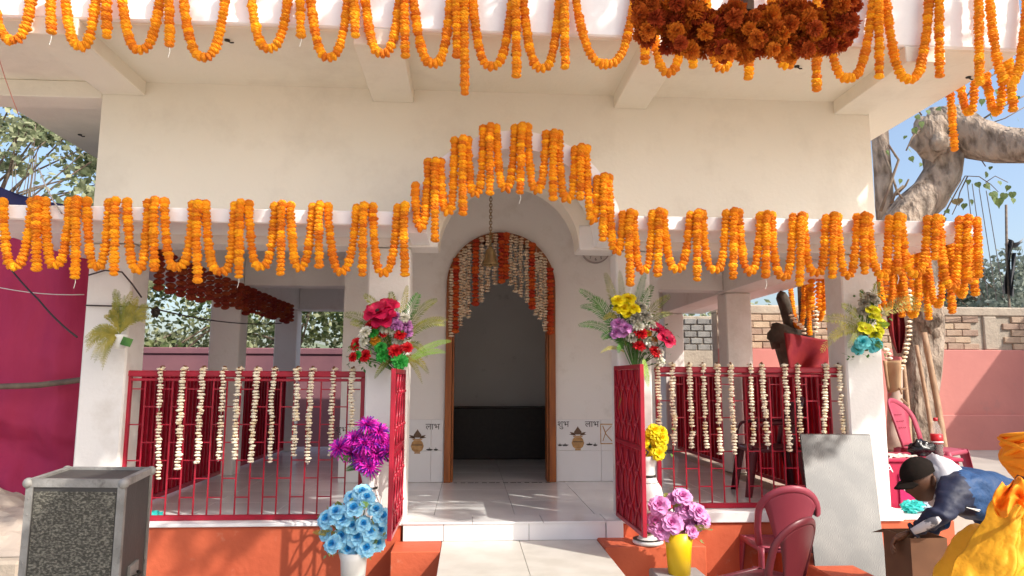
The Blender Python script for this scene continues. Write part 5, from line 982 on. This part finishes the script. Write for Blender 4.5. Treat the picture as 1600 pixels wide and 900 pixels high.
a = P(1396, 706, 5.75); tag(MB().grid(lambda u, v: (a.x+(u-.5)*.22, 5.6+.2*v, zt_+.012+.012*noise.noise(Vector((u*6, v*6, 0)))), 12, 10, thick=.01).build('paper_pile', mat('paper', (.66, .60, .52), .8), origin=(a.x, 5.7, zt_)), 'flattened paper sheets on the left of the red cabinet', 'papers')
a = P(1425, 796, 5.3); tag(MB().ball((a.x, 5.3, FL+.055), .08, 20, 12, .6, 3.5, sc=(1.0, .7, .6)).build('plastic_bag', teal, origin=(a.x, 5.3, FL)), 'crumpled teal plastic bag on the ledge beside the man', 'bag')
a = P(1441, 792, 5.32); tag(MB().ball((a.x+.03, 5.32, FL+.06), .08, 20, 12, .6, 3.5, sc=(1.0, .7, .62)).build('plastic_bag', mat('milky_plastic', (.55, .55, .62), .3, (.35, .5, .6), 20), origin=(a.x, 5.32, FL)), 'pale translucent plastic bag beside the teal one', 'bag')
a = P(1414, 846, 3.8); BX_ = thing('cardboard_box', 'open brown cardboard box the man reaches into', 'box', (a.x, 3.78, .3)); cbm = mat('cardboard', (.17, .08, .04), .85, (.13, .06, .03), 6)
x0, x1, y0, y1 = a.x-.095, a.x+.10, 3.60, 3.84; z0_, z1_ = .32, P(1418, 828, 3.8).z
for p, q_ in (((x0, y0), (x1, y0+.006)), ((x0, y1-.006), (x1, y1)), ((x0, y0+.0065), (x0+.006, y1-.0065)), ((x1-.006, y0+.0065), (x1, y1-.0065))): MB().box((*p, z0_), (*q_, z1_)).build('side_wall', cbm, BX_)
MB().box((x0+.007, y0+.007, z0_), (x1-.007, y1-.007, z0_+.006)).build('bottom', cbm, BX_); MB().grid(lambda u, v: (x0+.01+.17*u, y0+.01+.21*v, z1_-.05+.04*noise.noise(Vector((u*7, v*7, 2)))), 14, 12).build('packing_paper', mat('packing', (.6, .48, .3), .8), BX_)
MB().add([(x0, y1, z1_), (x1, y1, z1_), (x1+.01, y1+.10, z1_-.04), (x0-.01, y1+.10, z1_-.04)], [(0, 1, 2, 3)]).build('flap', cbm, BX_)
tag(MB().bbox((x0-.05, 3.5, -.01), (x1+.04, 5.16, .318), .01).build('low_step', orange_paint, origin=(3, 4.8, 0)), kind='structure')
# ------------------------------------------------------------------ people
def head_mb(c, fwd, up_, s=1.0):
    # ellipsoidal head with brow, nose, lips, chin and ears; fwd = face direction
    fwd = fwd.normalized(); up_ = (up_-fwd*up_.dot(fwd)).normalized(); rt_ = fwd.cross(up_); mb = MB(); N, M_ = 36, 28; vs = []
    g = lambda x, y, z, cx, cy, cz, r: math.exp(-((x-cx)**2+(y-cy)**2+(z-cz)**2)/(2*r*r))
    for j in range(M_+1):
        th = math.pi*j/M_
        for i in range(N):
            ph = 2*math.pi*i/N; x, y, z = math.sin(th)*math.cos(ph), math.sin(th)*math.sin(ph), math.cos(th)
            k = 1.0; sx = .074*(1-.18*max(0, -z)**1.5); sy = .095; sz = .115; px_, py_, pz_ = x*sx, y*sy, z*sz
            if y > 0:
                py_ += .024*g(x, y, z, 0, 1, -.10, .13)+.012*g(x, y, z, 0, .98, .12, .12)+.010*g(x, y, z, 0, .9, -.42, .12)+.012*g(x, y, z, 0, .75, -.72, .16)
                py_ += .006*g(x, y, z, 0, .95, .28, .3); py_ -= .010*(g(x, y, z, .38, .9, .10, .13)+g(x, y, z, -.38, .9, .10, .13)); py_ -= .005*g(x, y, z, 0, .9, -.52, .05)
                px_ *= 1-.12*max(0, -z)
            else: py_ *= .98; pz_ += .0
            vs.append(c+(rt_*px_+fwd*py_+up_*pz_)*s)
    mb.add(vs, [(j*N+i, (j+1)*N+i, (j+1)*N+(i+1) % N, j*N+(i+1) % N) for j in range(M_) for i in range(N)])
    for sd_ in (-1, 1): mb.ball(c+(rt_*sd_*.078+up_*.0-fwd*.008)*s, .03*s, 10, 8, .1, sc=(.35, .6, 1.0))
    return mb, fwd, up_, rt_
def hand_parts(wrist, d, palm_n, s=1.0, curl=.5, thumb=1):
    # returns a list of finger chains and palm for one continuous-looking hand; d = pointing direction
    d = d.normalized(); palm_n = (palm_n-d*palm_n.dot(d)).normalized(); side = d.cross(palm_n); mb = MB(); pc = wrist+d*.045*s
    mb.ball(pc, .05*s, 14, 10, .05, sc=(1, 1, 1), fn=lambda p, dd: side*dd.dot(Vector((1, 0, 0)))*.042*s+d*dd.dot(Vector((0, 1, 0)))*.055*s+palm_n*dd.dot(Vector((0, 0, 1)))*.019*s)
    for k, (o, L) in enumerate(((-.030, .070), (-.010, .080), (.011, .074), (.030, .058))):
        p0 = wrist+d*.078*s+side*o*s; a = curl*(.8+.12*k); p1 = p0+(d*math.cos(a*.5)+palm_n*math.sin(a*.5))*L*.45*s; p2 = p1+(d*math.cos(a*1.2)+palm_n*math.sin(a*1.2))*L*.32*s; p3 = p2+(d*math.cos(a*1.9)+palm_n*math.sin(a*1.9))*L*.26*s
        mb.tube([p0-d*.02*s, p0, p1, p2, p3, p3+(p3-p2)*.15], [.0088*s, .0092*s, .0085*s, .0078*s, .0068*s, .003*s], 8)
    t0_ = wrist+d*.03*s+side*-.034*thumb*s; t1 = t0_+(d*.6+side*-.7*thumb+palm_n*.35).normalized()*.038*s; t2 = t1+(d*.85+side*-.2*thumb+palm_n*.5).normalized()*.030*s
    mb.tube([t0_-(t1-t0_)*.3, t0_, t1, t2, t2+(t2-t1)*.12], [.012*s, .0125*s, .0105*s, .009*s, .004*s], 8); return mb
skin_m = mat('brown_skin', (.13, .058, .032), .5, (.11, .048, .026), 10, sub=.08); navyj = mat('blue_jacket', (.016, .065, .18), .6, (.010, .045, .13), 5, .6, 14, bdist=.03); navyd = mat('navy_sleeve', (.012, .018, .05), .6, (.010, .014, .038), 8, .2, 25)
jeans = mat('dark_trousers', (.03, .032, .045), .8, (.02, .022, .03), 10)
YM = 3.78; p_ = lambda px, py, dy=0: P(px, py, YM+dy)
MAN = thing('person', 'man in black cap and blue jacket bending over a cardboard box', 'person', (p_(1560, 850).x, YM, 0))
hipc = p_(1592, 800, .05); neck = p_(1470, 748); hc = p_(1440, 751); shN, shF = p_(1482, 765, -.16), p_(1482, 755, .17); handN = p_(1420, 832, -.14); elN = p_(1470, 808, -.24)
handF = p_(1436, 842, .14); elF = p_(1470, 815, .24)
kneeN = Vector((hipc.x-.10, hipc.y-.14, .47)); footN = Vector((hipc.x-.02, hipc.y-.14, .06)); kneeF = Vector((hipc.x-.05, hipc.y+.14, .47)); footF = Vector((hipc.x+.06, hipc.y+.14, .06))
facing = Vector((-.86, -.16, -.36)); hup = Vector((-.45, 0, .88)); hmb, hf, hu, hr = head_mb(hc, facing, hup, .98)
ext = MB(); ext.v += hmb.v; ext.f += hmb.f; ext.mi += hmb.mi
for w_, e_, th in ((handN, elN, 1), (handF, elF, -1)):
    hb = hand_parts(w_, (w_-e_)+Vector((-.03, 0, -.02)), Vector((-.3, 0, -1)), .95, .8, th); ext.add(hb.v, hb.f)
mid1 = p_(1530, 768)
nodes = {'hip': (hipc, (.08, .08)), 'sp': (mid1+Vector((0, 0, -.03)), (.08, .09)), 'ch': (p_(1496, 764), (.08, .11)), 'nk': (neck, .05), 'hd': (hc.lerp(neck, .35), .055), 'sN': (shN, .045), 'eN': (elN, .036), 'wN': (handN.lerp(elN, .08), .025), 'sF': (shF, .045), 'eF': (elF, .036), 'wF': (handF.lerp(elF, .08), .025), 'tN': (hipc+Vector((-.02, -.10, -.08)), .09), 'kN': (kneeN, .062), 'aN': (footN, .042), 'bN': (footN+Vector((-.16, 0, -.03)), .035), 'tF': (hipc+Vector((-.02, .10, -.08)), .09), 'kF': (kneeF, .062), 'aF': (footF, .042), 'bF': (footF+Vector((-.16, 0, -.03)), .035)}
edges = [('hip', 'sp'), ('sp', 'ch'), ('ch', 'nk'), ('nk', 'hd'), ('ch', 'sN'), ('sN', 'eN'), ('eN', 'wN'), ('ch', 'sF'), ('sF', 'eF'), ('eF', 'wF'), ('hip', 'tN'), ('tN', 'kN'), ('kN', 'aN'), ('aN', 'bN'), ('hip', 'tF'), ('tF', 'kF'), ('kF', 'aF'), ('aF', 'bF')]
skin('body', nodes, edges, skin_m, MAN, 2, ext)
cuffN = handN.lerp(elN, .16); cuffF = handF.lerp(elF, .16)
nj = {'hip': (hipc+Vector((.02, 0, .0)), (.17, .19)), 'sp': (mid1+Vector((0, 0, -.03)), (.165, .175)), 'ch': (p_(1496, 764), (.135, .18)), 'nk': (p_(1479, 755), (.085, .09)), 'sN': (shN+Vector((.03, 0, -.01)), .085), 'eN': (elN, .056), 'wN': (cuffN, .038), 'sF': (shF+Vector((.03, 0, 0)), .085), 'eF': (elF, .056), 'wF': (cuffF, .038)}
JK = skin('jacket', nj, [('hip', 'sp'), ('sp', 'ch'), ('ch', 'nk'), ('ch', 'sN'), ('sN', 'eN'), ('eN', 'wN'), ('ch', 'sF'), ('sF', 'eF'), ('eF', 'wF')], navyj, MAN, 3)
o0 = WL[MAN.name]
for v in JK.data.vertices:
    w = v.co+o0; n_ = noise.noise(w*9)*.012+abs(noise.noise(Vector((w.x*13+w.z*8, w.y*6, w.z*20))))*.030-.008+noise.noise(w*40)*.004; v.co += v.normal*n_
JK.data.materials.append(navyd)
for pl in JK.data.polygons:
    w = pl.center+o0; 
    if w.x < p_(1473, 770).x+max(0, shN.z-w.z)*.42: pl.material_index = 1
sl2 = MB(); seg = [elN.lerp(cuffN, k/6)+Vector((-.022, -.026, -.0)) for k in range(7)]; sl2.tube(seg, [.012, .022, .026, .026, .024, .022, .019], 8, flat=1.0, rough=.25); sl2.build('sleeve_stripe', mat('white_stripe', (.62, .60, .60), .7, (.12, .12, .14), 14, contrast=(.58, .62)), MAN, smooth=True)
MB().tube([cuffN.lerp(handN, -.1), cuffN.lerp(handN, .25)], .040, 14).build('cuff', navyd, MAN, smooth=True)
skin('trousers', {'h': (hipc+Vector((.04, 0, -.02)), (.16, .18)), 'tN': (hipc+Vector((.0, -.11, -.1)), .12), 'kN': (kneeN, .085), 'aN': (footN+Vector((0, 0, .05)), .07), 'tF': (hipc+Vector((0, .11, -.1)), .12), 'kF': (kneeF, .085), 'aF': (footF+Vector((0, 0, .05)), .07)}, [('h', 'tN'), ('tN', 'kN'), ('kN', 'aN'), ('h', 'tF'), ('tF', 'kF'), ('kF', 'aF')], jeans, MAN, 2)
for f_ in (footN, footF): MB().ball(f_+Vector((-.07, 0, -.02)), .13, 14, 10, .04, sc=(1.05, .38, .36)).build('shoe', dark, MAN, smooth=True)
hood = MB(); hcn = p_(1472, 738)
def hoodf(p, d): return Vector((d.x*.115, d.y*.105, d.z*.075))*(1+.16*noise.noise(d*3.2))
hood.ball(p_(1470, 742), .1, 24, 16, fn=lambda p, d: Vector((d.x*.098, d.y*.115, d.z*.095))*(1+.14*noise.noise(d*3))); hood.ball(p_(1463, 752), .1, 18, 12, fn=lambda p, d: Vector((d.x*.058, d.y*.118, d.z*.145))*(1+.12*noise.noise(d*4)))
hood.build('hood', mat('white_hood_cloth', (.66, .65, .66), .85, (.56, .55, .57), 8, .3, 20), MAN, smooth=True)
cap = MB(); N, M_ = 28, 12; vs = []
for j in range(M_+1):
    th = (math.pi*.47)*j/M_
    for i in range(N):
        ph = 2*math.pi*i/N; vs.append(hc+(hr*math.sin(th)*math.cos(ph)*.084+hf*(math.sin(th)*math.sin(ph)*.104)+hu*(math.cos(th)*.100+.030)))
cap.add(vs, [(j*N+i, (j+1)*N+i, (j+1)*N+(i+1) % N, j*N+(i+1) % N) for j in range(M_) for i in range(N)]); capm = mat('black_cap_cloth', (.016, .011, .009), .9, (.012, .009, .007), 20, .1, 80, spec=.1); CAP = cap.build('cap', capm, MAN, smooth=True)
MB().grid(lambda u, v: tuple(hc+hf*(.085+.085*v*(1-((u-.5)*2)**2*.55))+hr*(u-.5)*.15*(1-.2*v)+hu*(.042-.012*v-.018*((u-.5)*2)**2)), 12, 6, thick=.006).build('cap_peak', capm, CAP, smooth=True); MB().ball(hc+hu*.128, .008, 8, 6).build('cap_button', capm, CAP, smooth=True)
MB().ball(hc-hf*.055+hu*.0, .07, 14, 10, fn=lambda p, d: (hr*d.x*.079+hf*d.y*.05+hu*d.z*.06)).build('hair', mat('black_hair', (.012, .010, .009), .7), MAN, smooth=True)
for s_ in (-1, 1): MB().ball(hc+hf*.078+hr*s_*.03+hu*.014, .0105, 10, 8).build('eye', mat('eye_white', (.6, .55, .5), .3), MAN, smooth=True)
MB().tube([p_(1532, 797, -.2), p_(1510, 793, -.21), p_(1530, 799, -.2)], .0025, 5).build('drawstring', whp, MAN)
# seated person in yellow, nearest the viewer, cut by the frame edge
YQ = 2.75; w_ = lambda px, py, dy=0: P(px, py, YQ+dy)
ORN = thing('person', 'person in yellow robe and orange turban at the bottom right corner', 'person', (w_(1600, 900).x, YQ, 0))
hc2 = w_(1618, 735); face2 = Vector((.75, .5, -.05)); hmb2, f2, u2, r2 = head_mb(hc2, face2, Vector((0, 0, 1)), 1.0)
tors = {'hip': (Vector((hc2.x+.02, YQ+.02, .48)), (.15, .17)), 'sp': (Vector((hc2.x, YQ, .66)), (.13, .15)), 'ch': (Vector((hc2.x+.0, YQ, .82)), (.11, .17)), 'nk': (Vector((hc2.x-.005, YQ, .96)), .05), 'hd': (hc2-Vector((0, 0, .04)), .055),
        'sL': (Vector((hc2.x-.13, YQ+.11, .87)), .06), 'eL': (Vector((hc2.x-.20, YQ+.28, .62)), .045), 'wL': (Vector((hc2.x-.0, YQ+.42, .55)), .028), 'sR': (Vector((hc2.x+.15, YQ-.10, .87)), .06), 'eR': (Vector((hc2.x+.25, YQ+.02, .62)), .045), 'wR': (Vector((hc2.x+.18, YQ+.26, .55)), .028),
        'tL': (Vector((hc2.x-.08, YQ+.12, .46)), .085), 'kL': (Vector((hc2.x+.12, YQ+.44, .46)), .06), 'aL': (Vector((hc2.x+.12, YQ+.46, .07)), .042), 'tR': (Vector((hc2.x+.12, YQ+.0, .46)), .085), 'kR': (Vector((hc2.x+.36, YQ+.30, .46)), .06), 'aR': (Vector((hc2.x+.36, YQ+.32, .07)), .042)}
ext2 = MB(); ext2.add(hmb2.v, hmb2.f)
for k_, e_, th in (('wL', 'eL', 1), ('wR', 'eR', -1)): hb = hand_parts(tors[k_][0], tors[k_][0]-tors[e_][0], Vector((0, 0, -1)), .95, .5, th); ext2.add(hb.v, hb.f)
ed2 = [('hip', 'sp'), ('sp', 'ch'), ('ch', 'nk'), ('nk', 'hd'), ('ch', 'sL'), ('sL', 'eL'), ('eL', 'wL'), ('ch', 'sR'), ('sR', 'eR'), ('eR', 'wR'), ('hip', 'tL'), ('tL', 'kL'), ('kL', 'aL'), ('hip', 'tR'), ('tR', 'kR'), ('kR', 'aR')]
skin('body', tors, ed2, skin_m, ORN, 2, ext2)
yel = mat('yellow_robe_cloth', (.82, .40, .012), .7, (.74, .33, .010), 4, .5, 11, bdist=.03); orc = mat('orange_turban_cloth', (.95, .33, .008), .75, (.88, .26, .006), 5, .3, 14, bdist=.03)
rb = {k: (v[0], tuple(np.array(v[1] if isinstance(v[1], tuple) else (v[1], v[1]))+.045)) for k, v in tors.items() if k in ('hip', 'sp', 'ch', 'sL', 'eL', 'sR', 'eR', 'tL', 'kL', 'tR', 'kR', 'aL', 'aR')}
rb['wL'] = (tors['wL'][0].lerp(tors['eL'][0], .2), .05); rb['wR'] = (tors['wR'][0].lerp(tors['eR'][0], .2), .05); rb['cl'] = (Vector((hc2.x-.01, YQ, .93)), (.10, .11))
RB = skin('robe', rb, [e for e in ed2 if 'nk' not in e and 'hd' not in e]+[('ch', 'cl')], yel, ORN, 3)
o0 = WL[ORN.name]
for v in RB.data.vertices:
    w = v.co+o0; v.co += v.normal*(noise.noise(w*7)*.022+noise.noise(Vector((w.x*24, w.y*24, w.z*7)))*.014)
# sash draped over the far shoulder, rising to the neck
a_, b_ = w_(1490, 842, -.12), w_(1585, 772, -.02)
def shawl(u, v):
    p0 = w_(1440, 960, -.10).lerp(w_(1563, 772, .02), v); p1 = w_(1600, 980, -.22).lerp(w_(1625, 800, -.10), v); p = p0.lerp(p1, u); bulge = math.sin(math.pi*u)*.07
    return (p.x, p.y-bulge-.0035*math.sin(u*30+v*11)*(1.3-v)-.03*noise.noise(Vector((u*3, v*5, 0)))-.015*abs(noise.noise(Vector((u*9, v*7, 4)))), p.z+bulge*.25+.006*noise.noise(Vector((u*8, v*8, 2))))
MB().grid(shawl, 70, 50, thick=-.006).build('shawl', yel, ORN, smooth=True)
TU = MB(); random.seed(3)
TU.ball(hc2+Vector((0, 0, .045)), .1, 28, 20, fn=lambda p, d: Vector((d.x*.108, d.y*.118, d.z*.105))*(1+.05*math.sin(d.z*9+d.x*5)+.10*noise.noise(d*3)))
TB_ = TU.build('turban', orc, ORN, smooth=True)
for k in range(6):
    pts = []; ax = Vector((ru(-.5, .5), ru(-.5, .5), 1)).normalized(); e1 = ax.orthogonal().normalized(); e2 = ax.cross(e1)
    for j in range(25): a = 2*math.pi*j/24; pts.append(hc2+Vector((0, 0, .03+.022*k))+(e1*math.cos(a)*1.0+e2*math.sin(a))*(.112-.006*abs(k-2)))
    MB().tube(pts, .017, 8, cap=False, flat=.6, rough=.3).build('turban_fold', orc, TB_, smooth=True)
def tail(u, v):
    p = w_(1566+50*u-14*math.sin(v*2.6)*(1-u), 752+52*v-16*u*v+8*math.sin(u*9), -.17-.03*math.sin(u*12+v*5)-.03*noise.noise(Vector((u*5, v*4, 1)))); return tuple(p)
MB().grid(tail, 30, 20, thick=-.004).build('turban_tail', orc, TB_, smooth=True)
MB().bbox((hc2.x-.2, YQ-.16, -.002), (hc2.x+.26, YQ+.28, .40), .02).build('seat_block', plm, ORN) if False else tag(MB().bbox((hc2.x-.18, YQ-.14, -.002), (hc2.x+.24, YQ+.24, .335), .02).build('stool', pld, origin=(hc2.x, YQ, 0)), 'low maroon stool under the seated person in yellow', 'stool')
